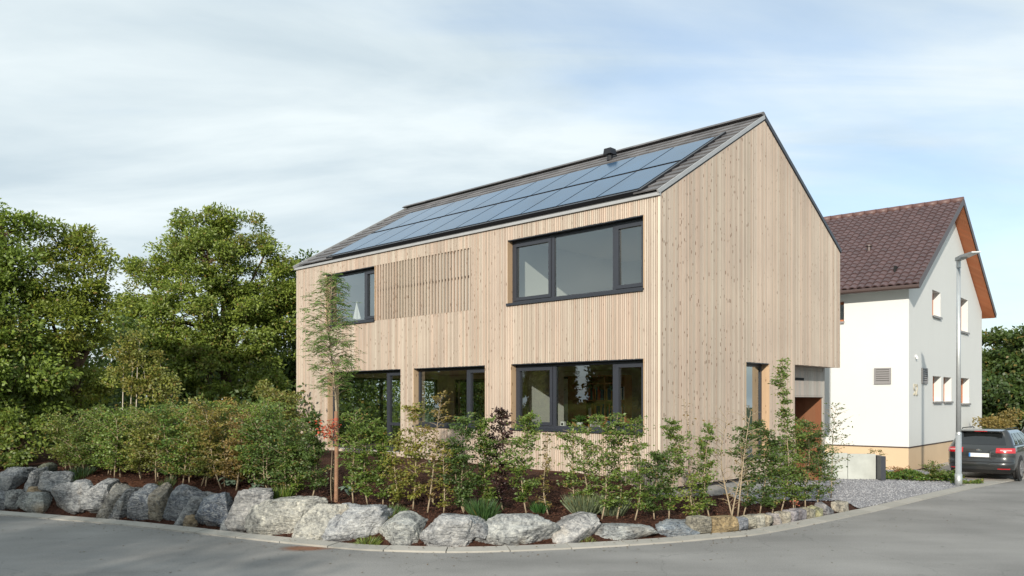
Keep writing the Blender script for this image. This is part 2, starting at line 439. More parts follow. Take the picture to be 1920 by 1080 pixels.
M['lamp_grey'] = pmat('lamp_grey', (0.30, 0.33, 0.33), 0.4)
M['rock'] = rock_mat('boulder_stone')
M['kerb'] = random_mat('kerb_concrete', (0.30, 0.29, 0.26), (0.42, 0.40, 0.36), 0.9, bump=0.3, bscale=40, noise_mix=0.6, nscale=4.0)
M['leaf'] = leaf_mat('leaf')
M['bark'] = pmat('bark', (0.13, 0.088, 0.055), 0.95, var=0.45, vscale=9, bump=0.8, bscale=25, bdist=0.03)
M['birch'] = pmat('pale_bark', (0.52, 0.46, 0.38), 0.85, var=0.3, vscale=12)
M['stem'] = pmat('young_stem', (0.34, 0.27, 0.18), 0.85, var=0.3, vscale=20)
M['stake'] = pmat('stake_wood', (0.27, 0.15, 0.09), 0.85, var=0.35, vscale=12, bump=0.4)
M['white'] = pmat('white_paint', (0.75, 0.75, 0.74), 0.6)

# ------------------------------------------------------------------ ground shape
KP = [(-34, 27.5), (-20, 21.0), (-14.2, 18.45), (-10.51, 16.79), (-7.73, 15.61), (-5.18, 14.25), (-3.76, 13.5), (-2.71, 13.0), (-2.0, 12.78), (-0.72, 12.66), (0.96, 12.98),
      (2.54, 13.50), (3.55, 13.97), (4.64, 14.60), (7.47, 17.15), (9.91, 19.55), (12.54, 22.12), (15.45, 24.69), (20, 28.7), (42, 48)]
KC = catmull(KP, 8)                     # outer (road side) edge of the kerb
seg = KC[1:] - KC[:-1]; slen = np.hypot(seg[:, 0], seg[:, 1]); scum = np.concatenate([[0], np.cumsum(slen)])
nrm = np.stack([-seg[:, 1], seg[:, 0]], 1) / slen[:, None]       # points to the garden side

def kerb_pt(s, off=0.0):
    i = int(np.clip(np.searchsorted(scum, s) - 1, 0, len(seg) - 1)); t = (s - scum[i]) / slen[i]
    n0 = nrm[max(i - 1, 0)]; n1 = nrm[i]; n2 = nrm[min(i + 1, len(nrm) - 1)]
    nn = (n0 + n1) / 2 * (1 - t) + (n1 + n2) / 2 * t; nn = nn / np.hypot(*nn)
    p = KC[i] + seg[i] * t + nn * off
    return p, nn

def kerb_dist(P):
    """signed distance to the kerb line (positive in the garden) and arc length"""
    P = np.atleast_2d(P); best = np.full(len(P), 1e9); sd = np.zeros(len(P)); ss = np.zeros(len(P))
    for i in range(len(seg)):
        w = P - KC[i]; t = np.clip((w @ seg[i]) / slen[i] ** 2, 0, 1)
        q = w - t[:, None] * seg[i]; d = np.hypot(q[:, 0], q[:, 1]); m = d < best - 1e-9
        best = np.where(m, d, best); sgn = np.sign(w @ nrm[i]); sd = np.where(m, d * sgn, sd); ss = np.where(m, scum[i] + t * slen[i], ss)
    return sd, ss

HB_X = [-34, -14, -10.5, -7.7, -5.2, -3.7, -2.1, -0.7, 1.0, 2.5, 3.6, 4.6, 6.0, 7.3, 7.9, 9.0, 60]
HB_Z = [0.85, 0.80, 0.76, 0.72, 0.66, 0.58, 0.48, 0.42, 0.34, 0.28, 0.24, 0.20, 0.16, 0.12, 0.05, 0.03, 0.03]
def sstep(a, b, x):
    t = np.clip((x - a) / (b - a), 0, 1); return t * t * (3 - 2 * t)
def terrain(P):
    P = np.atleast_2d(np.asarray(P, float)); d, s = kerb_dist(P)
    kx = np.interp(s, scum, KC[:, 0]); hb = np.interp(kx, HB_X, HB_Z)
    tgt = np.interp(P[:, 0], [-40, -6, 2.8, 4.2, 7.0, 60], [1.0, 0.85, 0.72, 0.35, 0.04, 0.02])
    far = hb + (tgt - hb) * sstep(1.6, 4.5, d)
    rw = 0.5 + 0.9 * np.clip(hb, 0, 1)
    z = np.where(d < 0.30, -0.10, -0.04 + (far + 0.04) * sstep(0.30, 0.30 + rw, d))
    return np.where(d < 0.30, -0.10, np.minimum(z, far))
def gz(x, y): return float(terrain([[x, y]])[0])

def at_ground(px, py, z=0.0):
    Y = (z - CAM_Z) / ((HZ - py) / FPX); return ((px - 960) / FPX * Y, Y)
def hit_terrain(px, py):
    """first point of the terrain on the line of sight through a photo pixel"""
    Y = 11.0
    Ys = np.arange(11.0, 40, 0.04); X = (px - 960) / FPX * Ys; Z = CAM_Z + (HZ - py) / FPX * Ys
    T = terrain(np.stack([X, Ys], 1)); i = np.argmax(Z <= T)
    return float(X[i]), float(Ys[i]), float(T[i])

# far ground sheet
mg = pmat('meadow', (0.06, 0.085, 0.025), 0.95, var=0.4, vscale=0.6)
g = MB(); g.add([(-300, -200, -0.16), (300, -200, -0.16), (300, 500, -0.16), (-300, 500, -0.16)], [(0, 1, 2, 3)])
tag(g.build('ground', mg), kind='structure')
# road: one sheet up to the kerb line
road_v = [(p[0], p[1], 0.0) for p in KC] + [(60, 40, 0), (60, -40, 0), (-24, -40, 0), (-24, 16.0, 0), (-38, 23.0, 0), (-38, 29, 0)]
me = bpy.data.meshes.new('road'); me.from_pydata(road_v, [], [tuple(reversed(range(len(road_v))))]); me.update()
tag(link('road', me, None, asphalt_mat()), kind='structure')

# garden terrain
def soil_mat():
    m, t, o = new_mat('garden_soil'); N = NT(t)
    tcn = N.n('ShaderNodeTexCoord'); v = tcn.outputs['Object']
    a = N.n('ShaderNodeTexNoise', i_Scale=26.0, i_Detail=6.0, i_Roughness=0.75); N.l(v, a.inputs['Vector'])
    c = N.ramp(a.outputs[0], [(0.3, (0.022, 0.011, 0.008)), (0.55, (0.065, 0.030, 0.020)), (0.72, (0.15, 0.075, 0.045))]).outputs[0]
    b = N.n('ShaderNodeTexNoise', i_Scale=1.1, i_Detail=4.0); N.l(v, b.inputs['Vector'])
    c = N.mix(N.ramp(b.outputs[0], [(0.52, (0, 0, 0)), (0.68, (0.3, 0.3, 0.3))]).outputs[0], c, (0.16, 0.07, 0.03))
    p = N.n('ShaderNodeBsdfPrincipled', i_Roughness=0.95); p.inputs['Specular IOR Level'].default_value = 0.15
    N.l(c, p.inputs['Base Color']); N.l(N.bump(a.outputs[0], 0.9, 0.03), p.inputs['Normal']); N.l(p.outputs[0], o.inputs[0])
    return m
xs = np.concatenate([np.arange(-34, -13, 0.5), np.arange(-13, 12, 0.125), np.arange(12, 44.1, 0.5)])
ys = np.concatenate([np.arange(12, 24, 0.125), np.arange(24, 56, 0.5)])
GX, GY = np.meshgrid(xs, ys); P2 = np.stack([GX.ravel(), GY.ravel()], 1)
TZ = terrain(P2)
nx, ny = len(xs), len(ys)
keep = (TZ > -0.09)
idx = np.arange(nx * ny).reshape(ny, nx)
q = np.stack([idx[:-1, :-1], idx[:-1, 1:], idx[1:, 1:], idx[1:, :-1]], -1).reshape(-1, 4)
q = q[keep[q].any(1)]
jit = np.array([noise.noise(Vector((p[0] * 3, p[1] * 3, 0))) for p in P2]) * 0.02
TZ2 = TZ + np.where(TZ > 0.15, jit, 0)
me = bpy.data.meshes.new('garden_bed')
me.from_pydata(np.column_stack([P2, TZ2]).tolist(), [], q.tolist()); me.polygons.foreach_set('use_smooth', [True] * len(me.polygons)); me.update()
tag(link('garden_bed', me, None, soil_mat()), kind='structure')

# kerb: separate concrete kerb stones
kerb = tag(empty('kerb'), kind='structure')
s0 = float(np.interp(-22, KC[:, 0], scum)); s1 = float(np.interp(26, KC[:, 0], scum)); s = s0
while s < s1:
    L = 0.995 if True else 0
    mb = MB(); n = 4; g_ = 0.006
    pts = []
    for k in range(n + 1):
        a = s + g_ + (L - 2 * g_) * k / n
        po, _ = kerb_pt(a, 0.0); pi_, _ = kerb_pt(a, 0.30)
        pts.append((po, pi_))
    dz = random.uniform(-0.003, 0.003)
    for k in range(n):
        (a0, b0), (a1, b1) = pts[k], pts[k + 1]
        mb.hexa([(*a0, -0.08), (*a1, -0.08), (*b1, -0.08), (*b0, -0.08), (*a0, 0.028 + dz), (*a1, 0.028 + dz), (*b1, 0.045 + dz), (*b0, 0.045 + dz)])
    mb.build('kerb_stone', M['kerb'], kerb)
    s += 1.0

# ------------------------------------------------------------------ scatter helpers (numpy leaves and chips)
def quads_mesh(name, P, D, S, L, Wd, tint, mat, parent=None, color=None, fold=0.0, Nn=None):
    """rhombus per leaf: base P, unit direction D, unit side S"""
    n = len(P); L = np.broadcast_to(L, n)[:, None]; Wd = np.broadcast_to(Wd, n)[:, None]
    a = P; b = P + D * L * 0.45 + S * Wd * 0.5; c = P + D * L; d = P + D * L * 0.45 - S * Wd * 0.5
    if Nn is not None and fold:
        b = b + Nn * Wd * fold; d = d + Nn * Wd * fold
    V = np.stack([a, b, c, d], 1).reshape(-1, 3).astype(np.float32)
    me = bpy.data.meshes.new(name)
    me.vertices.add(4 * n); me.vertices.foreach_set('co', V.ravel())
    me.loops.add(4 * n); me.loops.foreach_set('vertex_index', np.arange(4 * n, dtype=np.int32))
    me.polygons.add(n); me.polygons.foreach_set('loop_start', np.arange(0, 4 * n, 4, dtype=np.int32))
    me.polygons.foreach_set('loop_total', np.full(n, 4, dtype=np.int32))
    at = me.attributes.new('tint', 'FLOAT_VECTOR', 'POINT')
    T = np.repeat(tint, 4, axis=0).astype(np.float32); at.data.foreach_set('vector', T.ravel())
    me.update(calc_edges=True)
    me.materials.append(mat)
    o = link(name, me, parent)
    if color: o.color = color
    return o

def unit(v): return v / np.maximum(np.linalg.norm(v, axis=1, keepdims=True), 1e-9)

def tints(n, ye=0.06, rng=RNG, groups=None):
    t = np.zeros((n, 3)); t[:, 0] = rng.uniform(0.1, 0.9, n)
    if groups is not None: t[:, 0] = np.clip(t[:, 0] * 0.6 + groups * 0.4, 0, 1)
    t[:, 1] = (rng.random(n) < ye) * rng.uniform(0.5, 1, n)
    return t

# ------------------------------------------------------------------ bark mulch and gravel
def band_points(n, x0, x1, d0, d1, rng):
    sa = np.interp(x0, KC[:, 0], scum); sb = np.interp(x1, KC[:, 0], scum)
    out_ = []
    ss = rng.uniform(sa, sb, n); dd = rng.uniform(d0, d1, n)
    i = np.clip(np.searchsorted(scum, ss) - 1, 0, len(seg) - 1)
    p = KC[i] + seg[i] * ((ss - scum[i]) / slen[i])[:, None] + nrm[i] * dd[:, None]
    return p
rng = np.random.default_rng(3)
P = np.concatenate([band_points(38000, -11.5, 7.3, 0.32, 2.6, rng), band_points(9000, -6, 7, 2.4, 4.0, rng)])
# gravel apron takes over on the right behind the bed
gravel_zone = lambda P: (P[:, 0] > 4.9) & (kerb_dist(P)[0] > 1.75 - 0.5 * np.clip(P[:, 0] - 6.4, 0, 3))
P = P[~gravel_zone(P)]
Z = terrain(P) + rng.uniform(0.0, 0.03, len(P)); n = len(P)
a = rng.uniform(0, 2 * PI, n); D = unit(np.stack([np.cos(a), np.sin(a), rng.normal(0, 0.35, n)], 1))
S = unit(np.cross(D, np.stack([rng.normal(0, .4, n), rng.normal(0, .4, n), np.ones(n)], 1)))
o = quads_mesh('bark_mulch', np.column_stack([P, Z]), D, S, rng.uniform(0.03, 0.075, n), rng.uniform(0.012, 0.03, n), tints(n, 0, rng),
               scatter_mat('bark_chips', [(0.018, 0.008, 0.006), (0.05, 0.02, 0.013), (0.10, 0.042, 0.026), (0.17, 0.085, 0.05)]))
tag(o, 'dark red-brown bark mulch strewn over the raised planting bed', 'mulch', kind='stuff')

nl_ = 420
PL = np.concatenate([band_points(300, -9, 6, -0.5, 0.3, rng), band_points(120, -9, 9, -2.5, -0.3, rng)]); a = rng.uniform(0, 2 * PI, nl_)
D = unit(np.stack([np.cos(a), np.sin(a), rng.uniform(-.05, .25, nl_)], 1)); S = unit(np.cross(D, np.tile([0., 0, 1], (nl_, 1))))
dl_ = kerb_dist(PL)[0]
o = quads_mesh('leaf_litter', np.column_stack([PL, np.where(dl_ > -0.01, 0.052, 0.008)]), D, S, rng.uniform(.02, .06, nl_), rng.uniform(.012, .035, nl_), tints(nl_, 0, rng), scatter_mat('dry_leaves', [(0.05, 0.03, 0.02), (0.14, 0.08, 0.035), (0.10, 0.10, 0.04)]))
tag(o, 'fallen leaves and bark crumbs along the kerb and road edge', 'leaf litter', kind='stuff')
# gravel forecourt sheet
def gravel_mat():
    m, t, o = new_mat('gravel_bed'); N = NT(t)
    tcn = N.n('ShaderNodeTexCoord'); v = tcn.outputs['Object']
    vo = N.n('ShaderNodeTexVoronoi', i_Scale=34.0); N.l(v, vo.inputs['Vector'])
    sp = N.n('ShaderNodeSeparateColor'); N.l(vo.outputs['Color'], sp.inputs[0])
    c = N.ramp(sp.outputs[0], [(0.0, (0.15, 0.15, 0.165)), (0.5, (0.27, 0.27, 0.285)), (1.0, (0.42, 0.42, 0.43))]).outputs[0]
    b = N.n('ShaderNodeTexNoise', i_Scale=0.8, i_Detail=4.0); N.l(v, b.inputs['Vector'])
    c = N.mix(1.0, c, N.ramp(b.outputs[0], [(0.3, (0.85, 0.84, 0.83)), (0.7, (1.1, 1.1, 1.1))]).outputs[0], 'MULTIPLY')
    p = N.n('ShaderNodeBsdfPrincipled', i_Roughness=0.9); N.l(c, p.inputs['Base Color'])
    N.l(N.bump(vo.outputs['Distance'], 1.0, 0.02), p.inputs['Normal']); N.l(p.outputs[0], o.inputs[0])
    return m
# polygon grid restricted to zone: right of the bed, left of the greenery strip
gx_ = np.arange(4.4, 13.6, 0.15); gy_ = np.arange(16.0, 33, 0.15)
GX, GY = np.meshgrid(gx_, gy_); PG = np.stack([GX.ravel(), GY.ravel()], 1)
dG, _ = kerb_dist(PG)
bedline = 1.75 - 0.5 * np.clip(PG[:, 0] - 6.4, 0, 3)
bed = (PG[:, 0] > 4.9) & (dG > np.where(PG[:, 0] > 7.55, 0.22, bedline))
nxg, nyg = len(gx_), len(gy_); idx = np.arange(nxg * nyg).reshape(nyg, nxg)
q = np.stack([idx[:-1, :-1], idx[:-1, 1:], idx[1:, 1:], idx[1:, :-1]], -1).reshape(-1, 4); q = q[bed[q].all(1)]
me = bpy.data.meshes.new('gravel_forecourt')
ZG = np.maximum(terrain(PG), 0.0) + 0.022
ZG = np.where(dG < 0.4, 0.035, ZG)
me.from_pydata(np.column_stack([PG, ZG]).tolist(), [], q.tolist()); me.update()
tag(link('gravel_forecourt', me, None, gravel_mat()), kind='structure')
n = 26000
P = np.stack([rng.uniform(5, 12.8, n), rng.uniform(16.5, 27, n)], 1); d, _ = kerb_dist(P)
ok = (d > np.where(P[:, 0] > 7.55, 0.32, 1.7 - 0.5 * np.clip(P[:, 0] - 6.4, 0, 3))) & (P[:, 0] > 5.0)
P = P[ok]; n = len(P)
# small tetrahedral pebbles
Zg = np.maximum(terrain(P), 0.0) + 0.022
C = np.column_stack([P, Zg]); r = rng.uniform(0.010, 0.024, n)[:, None]
th = rng.uniform(0, 2 * PI, n)
V = []
for k in range(4): V.append(C + np.stack([np.cos(th + k * PI / 2) * r[:, 0] * 1.2, np.sin(th + k * PI / 2) * r[:, 0] * (0.8 + 0.3 * (k % 2)), np.zeros(n)], 1))
V.append(C + np.stack([rng.normal(0, .005, n), rng.normal(0, .005, n), r[:, 0] * 1.1], 1))
V = np.stack(V, 1).reshape(-1, 3)
b = np.arange(n)[:, None] * 5
F = np.concatenate([b + np.array([[k, (k + 1) % 4, 4]]) for k in range(4)])
me = bpy.data.meshes.new('loose_gravel'); me.vertices.add(len(V)); me.vertices.foreach_set('co', V.astype(np.float32).ravel())
me.loops.add(len(F) * 3); me.loops.foreach_set('vertex_index', F.astype(np.int32).ravel()); me.polygons.add(len(F))
me.polygons.foreach_set('loop_start', np.arange(0, len(F) * 3, 3, dtype=np.int32)); me.polygons.foreach_set('loop_total', np.full(len(F), 3, dtype=np.int32))
att = me.attributes.new('tint', 'FLOAT_VECTOR', 'POINT'); tt = np.zeros((n, 3)); tt[:, 0] = rng.random(n)
att.data.foreach_set('vector', np.repeat(tt, 5, axis=0).astype(np.float32).ravel()); me.update(calc_edges=True)
o = link('loose_gravel', me, None, scatter_mat('gravel_stones', [(0.16, 0.16, 0.175), (0.28, 0.28, 0.30), (0.46, 0.46, 0.47)]))
tag(o, 'grey crushed gravel spread in front of the concrete bin wall', 'gravel', kind='stuff')

# ------------------------------------------------------------------ the timber house
HA = math.atan2(.7206, .6933)
HC = (277 / 1534 * 16.8, 16.8)
HW, HL = 9.15, 13.90
EAVE, RIDGE = 6.62, 9.27
AL = math.atan2(RIDGE - EAVE, HW / 2)
SL = (HW / 2) / math.cos(AL)
SLAT_B = 0.52
house = tag(empty('timber_house', (HC[0], HC[1], 0), HA), 'gabled two storey house clad in pale vertical larch slats with solar panels on the roof', 'house')
def topf(x):  # roofline over the gable
    return EAVE + (x if x < HW / 2 else HW - x) * math.tan(AL)

def plane_hexa(mb, axis, a0, a1, t0, t1, zb, zt0, zt1, zb1=None):
    zb1 = zb if zb1 is None else zb1
    if axis == 'x':   # wall runs along y, thickness along x
        mb.hexa([(t0, a0, zb), (t1, a0, zb), (t1, a1, zb1), (t0, a1, zb1), (t0, a0, zt0), (t1, a0, zt0), (t1, a1, zt1), (t0, a1, zt1)])
    else:
        mb.hexa([(a0, t0, zb), (a1, t0, zb1), (a1, t1, zb1), (a0, t1, zb), (a0, t0, zt0), (a1, t0, zt1), (a1, t1, zt1), (a0, t1, zt0)])

def holed_wall(mb, axis, a0, a1, t0, t1, z0, top, holes, extra=()):
    br = sorted({a0, a1, *[h[0] for h in holes if a0 < h[0] < a1], *[h[1] for h in holes if a0 < h[1] < a1], *extra})
    for b0, b1 in zip(br[:-1], br[1:]):
        mid = (b0 + b1) / 2
        hs = sorted([(h[2], h[3]) for h in holes if h[0] < mid < h[1]])
        z = z0
        for (h0, h1) in hs:
            if h0 > z + 1e-6: plane_hexa(mb, axis, b0, b1, t0, t1, z, h0, h0)
            z = max(z, h1)
        if top(mid) > z + 1e-6: plane_hexa(mb, axis, b0, b1, t0, t1, z, top(b0), top(b1))

ZH, ZS = 3.24, 1.68       # ground floor window head and sill
# holes: (a0, a1, z0, z1)
FH = dict(ur=(0.39, 4.38, 4.68, 6.24), ul=(9.68, 12.20, 4.66, 6.24), lou=(5.65, 9.68, 4.66, 6.24),
          lr=(0.39, 4.26, ZS, ZH), mid=(5.13, 7.95, ZS, ZH), door=(8.48, 12.08, 0.92, ZH))
facade_holes = list(FH.values())
gable_holes = [(3.64, 4.84, 0.92, 3.28), (6.24, HW + 1, -1.0, 3.30)]

# slats ------------------------------------------------------------
slats = []
def add_slats(axis, a_start, a_end, holes, top, off=0.0):
    a = a_start
    while a < a_end:
        w = PITCH * 0.74
        mid = a + w / 2
        ztop0, ztop1 = top(a) - 0.035, top(a + w) - 0.035
        hs = sorted([(h[2], h[3]) for h in holes if h[0] - 0.004 < mid < h[1] + 0.004])
        z = SLAT_B + 0.02
        for (h0, h1) in hs:
            if h0 > z + 0.05: slats.append((axis, a, w, z, h0, h0, mid))
            z = max(z, h1)
        if min(ztop0, ztop1) > z + 0.02: slats.append((axis, a, w, z, ztop0, ztop1, mid))
        a += PITCH
add_slats('x', 0.055, HL - 0.03, facade_holes, lambda a: EAVE)
add_slats('y', 0.045, HW - 0.03, gable_holes, lambda a: topf(a))
def slat_size(sl):
    ax, a, w, zb, z0, z1, mid = sl
    y = HC[1] + (mid * .6932 if ax == 'x' else mid * .7206)
    return -((max(z0, z1) - zb) / y ** 2)
slats.sort(key=slat_size)
rest = MB()
for i, (ax, a, w, zb, z0, z1, mid) in enumerate(slats):
    t = random.uniform(-0.0015, 0.0015)
    mb = MB() if i < 300 else rest
    plane_hexa(mb, ax, a, a + w, t, 0.028 + t, zb + random.uniform(-.004, .004), z0, z1)
    if i < 300: mb.build('slat', M['wood'], house)
tag(rest.build('slats', M['wood'], house), kind='stuff')
mb = MB(); mb.box(-0.004, 0.040, -0.004, 0.040, SLAT_B, EAVE - 0.01)
mb.build('corner_post', wood_mat('corner_wood', (0.62, 0.54, 0.44), (0.78, 0.70, 0.60), pitch=0.4, knots=False), house)

# walls -------------------------------------------------------------
wall = MB()
wall.cur = 0
holed_wall(wall, 'x', 0.03, HL - 0.03, 0.032, 0.060, SLAT_B - 0.05, lambda a: EAVE - 0.04, facade_holes)
holed_wall(wall, 'y', 0.03, HW - 0.03, 0.032, 0.060, SLAT_B - 0.05, lambda a: topf(a) - 0.05, gable_holes, extra=(HW / 2,))
wall.cur = 1
fh2 = [h for k, h in FH.items() if k != 'lou']
holed_wall(wall, 'x', 0.06, HL - 0.06, 0.060, 0.33, 0.0, lambda a: EAVE - 0.06, fh2)
holed_wall(wall, 'y', 0.33, 6.24, 0.060, 0.33, 0.0, lambda a: min(topf(a) - 0.08, 6.4), gable_holes[:1])
wall.box(6.24, HW - 0.06, 0.06, 0.33, 3.5, 6.4)
wall.box(HW - 0.3, HW - 0.06, 0.33, HL - 0.33, 3.5, 6.5)           # far eaves wall, upper floor
holed_wall(wall, 'x', 0.33, HL - 0.33, 6.24, 6.44, 0.0, lambda a: 3.3, [(7.2, 13.2, 0.95, 3.15)])                     # ground floor side wall under the overhang
holed_wall(wall, 'y', 0.33, HW - 0.06, HL - 0.33, HL - 0.06, 0.0, lambda a: 6.5, [(0.7, 5.8, 0.95, 3.15)])   # rear gable wall with a wide glazed opening
wall.build('wall', [M['membrane'], M['plaster']], house)
mb = MB()
holed_wall(mb, 'y', 0.35, HW - 0.35, 0.10, 0.3, 6.41, lambda a: topf(a) - 0.10, [], extra=(HW / 2,))
holed_wall(mb, 'y', 0.35, HW - 0.35, HL - 0.3, HL - 0.02, 6.51, lambda a: topf(a) - 0.10, [], extra=(HW / 2,))
mb.build('gable_wall', M['membrane'], house)
mb = MB(); mb.box(0.05, 6.2, 0.05, HL - 0.05, -0.2, SLAT_B - 0.005); mb.build('plinth', M['plinthc'], house)
mb = MB(); mb.box(0.33, 6.24, 0.33, HL - 0.33, 0.80, 0.90); mb.box(0.33, HW - 0.3, 0.33, HL - 0.33, 3.72, 3.86); mb.build('floor_slab', M['floor'], house)
mb = MB(); mb.box(0.33, 6.24, 0.33, HL - 0.33, 3.32, 3.45); mb.box(0.33, HW - 0.3, 0.33, HL - 0.33, 6.30, 6.40); mb.build('ceiling', M['plaster'], house)
# partitions (sunlit one beside the right-hand windows)
mb = MB()
mb.box(0.34, 2.2, 4.44, 4.56, 0.90, 3.32); mb.box(0.34, 2.2, 4.44, 4.56, 3.86, 6.30)
mb.box(4.8, 4.92, 0.34, 13.5, 3.86, 6.30); mb.box(5.9, 6.02, 0.34, 5.6, 0.9, 3.32)
mb.box(0.34, 4.8, 9.40, 9.52, 3.86, 6.30)
mb.box(2.2, 4.8, 4.44, 4.56, 3.86, 6.30)
mb.build('partition', M['plaster'], house)
# soffit under the overhang
mb = MB()
for k in range(30):
    x = 6.26 + k * 0.095
    mb.box(x, x + 0.08, 0.03, HL - 0.05, 3.305, 3.33)
mb.build('overhang_soffit', M['wood'], house)
mb = MB(); mb.box(6.24, HW - 0.31, 0.34, HL - 0.34, 3.46, 3.5); mb.build('overhang_deck', M['membrane'], house)

# entrance cupboard under the overhang: grey boards above, brown niche below
ent = empty('entrance_recess'); ent.parent = house
mb = MB(); k = 0; x = 6.26
while x < 8.98:
    x2 = min(x + 0.155, 9.0); b_ = MB(); b_.box(x + 0.002, x2 - 0.003, 0.43, 0.46, 2.50, 3.20)
    b_.build('grey_board', M['greywood'], ent); x += 0.157
mb = MB(); mb.box(9.0, 9.10, 0.42, 0.52, 0.0, 3.30); mb.box(6.25, 9.0, 0.425, 0.47, 2.46, 2.495); mb.box(6.25, 9.0, 0.44, 0.48, 3.205, 3.30); mb.build('post', M['greywood'], ent)
mb = MB(); mb.box(7.15, 7.72, 0.415, 0.429, 2.92, 2.99); mb.build('slot', M['dark'], ent)
mb = MB(); mb.box(6.25, 9.0, 1.60, 1.66, 0.0, 3.2); mb.box(8.96, 9.0, 0.47, 1.60, 0.0, 3.2); mb.box(6.245, 6.275, 0.47, 1.60, 0.0, 3.2); mb.box(6.28, 8.96, 0.5, 1.6, 2.48, 2.52)
mb.build('niche', M['brownwood'], ent)

# windows ---------------------------------------------------------------------
def frame_rect(mb, axis, a0, a1, z0, z1, t0, t1, w):
    for (b0, b1, c0, c1) in ((a0, a0 + w, z0, z1), (a1 - w, a1, z0, z1), (a0 + w, a1 - w, z0, z0 + w), (a0 + w, a1 - w, z1 - w, z1)):
        plane_hexa(mb, axis, b0, b1, t0, t1, c0, c1, c1)
def rb(axis, mb, a0, a1, t0, t1, z0, z1): plane_hexa(mb, axis, a0, a1, t0, t1, z0, z1, z1)

def make_window(name, axis, hole, fields, depth=0.17, parent=house, sill=True, reveal_mat='reveal', frame_m='frame', reveal=True, label=None):
    """fields: list of (a0, a1, opening?) glazed fields across the hole"""
    a0, a1, z0, z1 = hole
    w = empty(name); w.parent = parent
    if label: w['label'] = label
    f = MB(); fw = 0.065
    frame_rect(f, axis, a0 + 0.022, a1 - 0.022, z0 + 0.03, z1 - 0.022, depth, depth + 0.085, fw)
    for (b0, b1, op) in fields[:-1]:
        rb(axis, f, b1 - 0.045, b1 + 0.045, depth + 0.002, depth + 0.083, z0 + 0.03 + fw, z1 - 0.022 - fw)
    f.build('frame', M[frame_m], w)
    for i, (b0, b1, op) in enumerate(fields):
        g0 = b0 + (0.087 if i == 0 else 0.045); g1 = b1 - (0.087 if i == len(fields) - 1 else 0.045)
        h0 = z0 + 0.03 + fw; h1 = z1 - 0.022 - fw
        if op:
            sm = MB(); frame_rect(sm, axis, g0 + 0.004, g1 - 0.004, h0 + 0.004, h1 - 0.004, depth - 0.022, depth + 0.06, 0.075)
            sm2 = sm.build('sash', M[frame_m], w)
            hd = MB(); rb(axis, hd, g1 - 0.062, g1 - 0.040, depth + 0.062, depth + 0.10, z0 + 0.55, z0 + 0.68); hd.build('handle', M['galv'], w)
            g0 += 0.079; g1 -= 0.079; h0 += 0.079; h1 -= 0.079
        p = MB()
        tp = depth + 0.030
        if axis == 'x': p.add([(tp, g0, h0), (tp, g1, h0), (tp, g1, h1), (tp, g0, h1)], [(0, 3, 2, 1)])
        else: p.add([(g0, tp, h0), (g1, tp, h0), (g1, tp, h1), (g0, tp, h1)], [(0, 1, 2, 3)])
        p.build('pane', M['glass'], w)
    if reveal:
        r = MB()
        rb(axis, r, a0, a0 + 0.02, 0.004, depth + 0.12, z0, z1); r.build('reveal', M[reveal_mat], w); r = MB(); rb(axis, r, a1 - 0.02, a1, 0.004, depth + 0.12, z0, z1)
        r.build('reveal', M[reveal_mat], w)
        r = MB(); rb(axis, r, a0 + 0.021, a1 - 0.021, 0.006, depth + 0.12, z1 - 0.020, z1); r.build('head_lining', M['sill'], w)
    if sill:
        r = MB(); rb(axis, r, a0 + 0.003, a1 - 0.003, -0.045, depth - 0.001, z0 + 0.0, z0 + 0.029); rb(axis, r, a0 + 0.003, a1 - 0.003, -0.045, -0.035, z0 - 0.03, z0); r.build('sill', M['sill'], w)
        r = MB(); rb(axis, r, a0 + 0.022, a1 - 0.022, depth + 0.09, 0.42, z0 + 0.005, z0 + 0.034); r.build('inner_sill', M['reveal' if axis == 'x' else 'plaster'], w)
    return w
make_window('window', 'x', FH['ur'], [(0.39, 1.28, True), (1.28, 3.05, False), (3.05, 4.38, True)], label='wide upper window with three fields at the right of the long facade')
make_window('window', 'x', FH['lr'], [(0.39, 1.28, True), (1.28, 3.01, False), (3.01, 4.26, True)], label='wide ground floor window with a bookshelf behind')
make_window('window', 'x', FH['mid'], [(5.13, 5.95, True), (5.95, 7.95, False)], label='ground floor window in the middle of the long facade')
make_window('window', 'x', FH['ul'], [(9.68, 10.37, True), (10.37, 12.20, False)], label='upper window beside the slatted shutter')
make_window('garden_door', 'x', FH['door'], [(8.48, 9.30, True), (9.30, 12.08, False)], sill=False, label='floor to ceiling glazed garden door behind the young tree')
make_window('window', 'y', gable_holes[0], [(3.64, 4.84, False)], depth=0.20, sill=False, label='narrow full height window in the gable wall')
mb = MB(); plane_hexa(mb, 'x', 8.57, 9.22, 0.15, 0.23, 1.66, 1.74, 1.74); mb.build('door_rail', M['frame'], house)

rw_ = empty('rear_glazing'); rw_.parent = house
mb = MB(); frame_rect(mb, 'y', 0.7, 5.8, 0.95, 3.15, HL - .25, HL - .17, .07); mb.build('frame', M['frame'], rw_)
mb = MB(); rb('y', mb, 3.2, 3.3, HL - .249, HL - .171, 1.02, 3.08); mb.build('mullion', M['frame'], rw_)
mb = MB(); frame_rect(mb, 'x', 7.2, 13.2, 0.95, 3.15, 6.30, 6.38, .07); mb.build('frame', M['frame'], rw_)
mb = MB(); mb.add([(6.34, 7.27, 1.02), (6.34, 13.13, 1.02), (6.34, 13.13, 3.08), (6.34, 7.27, 3.08)], [(0, 1, 2, 3)]); mb.build('pane', M['glass'], rw_)
for a_, b_ in ((.77, 3.2), (3.3, 5.73)):
    mb = MB(); mb.add([(a_, HL - .21, 1.02), (b_, HL - .21, 1.02), (b_, HL - .21, 3.08), (a_, HL - .21, 3.08)], [(0, 1, 2, 3)]); mb.build('pane', M['glass'], rw_)
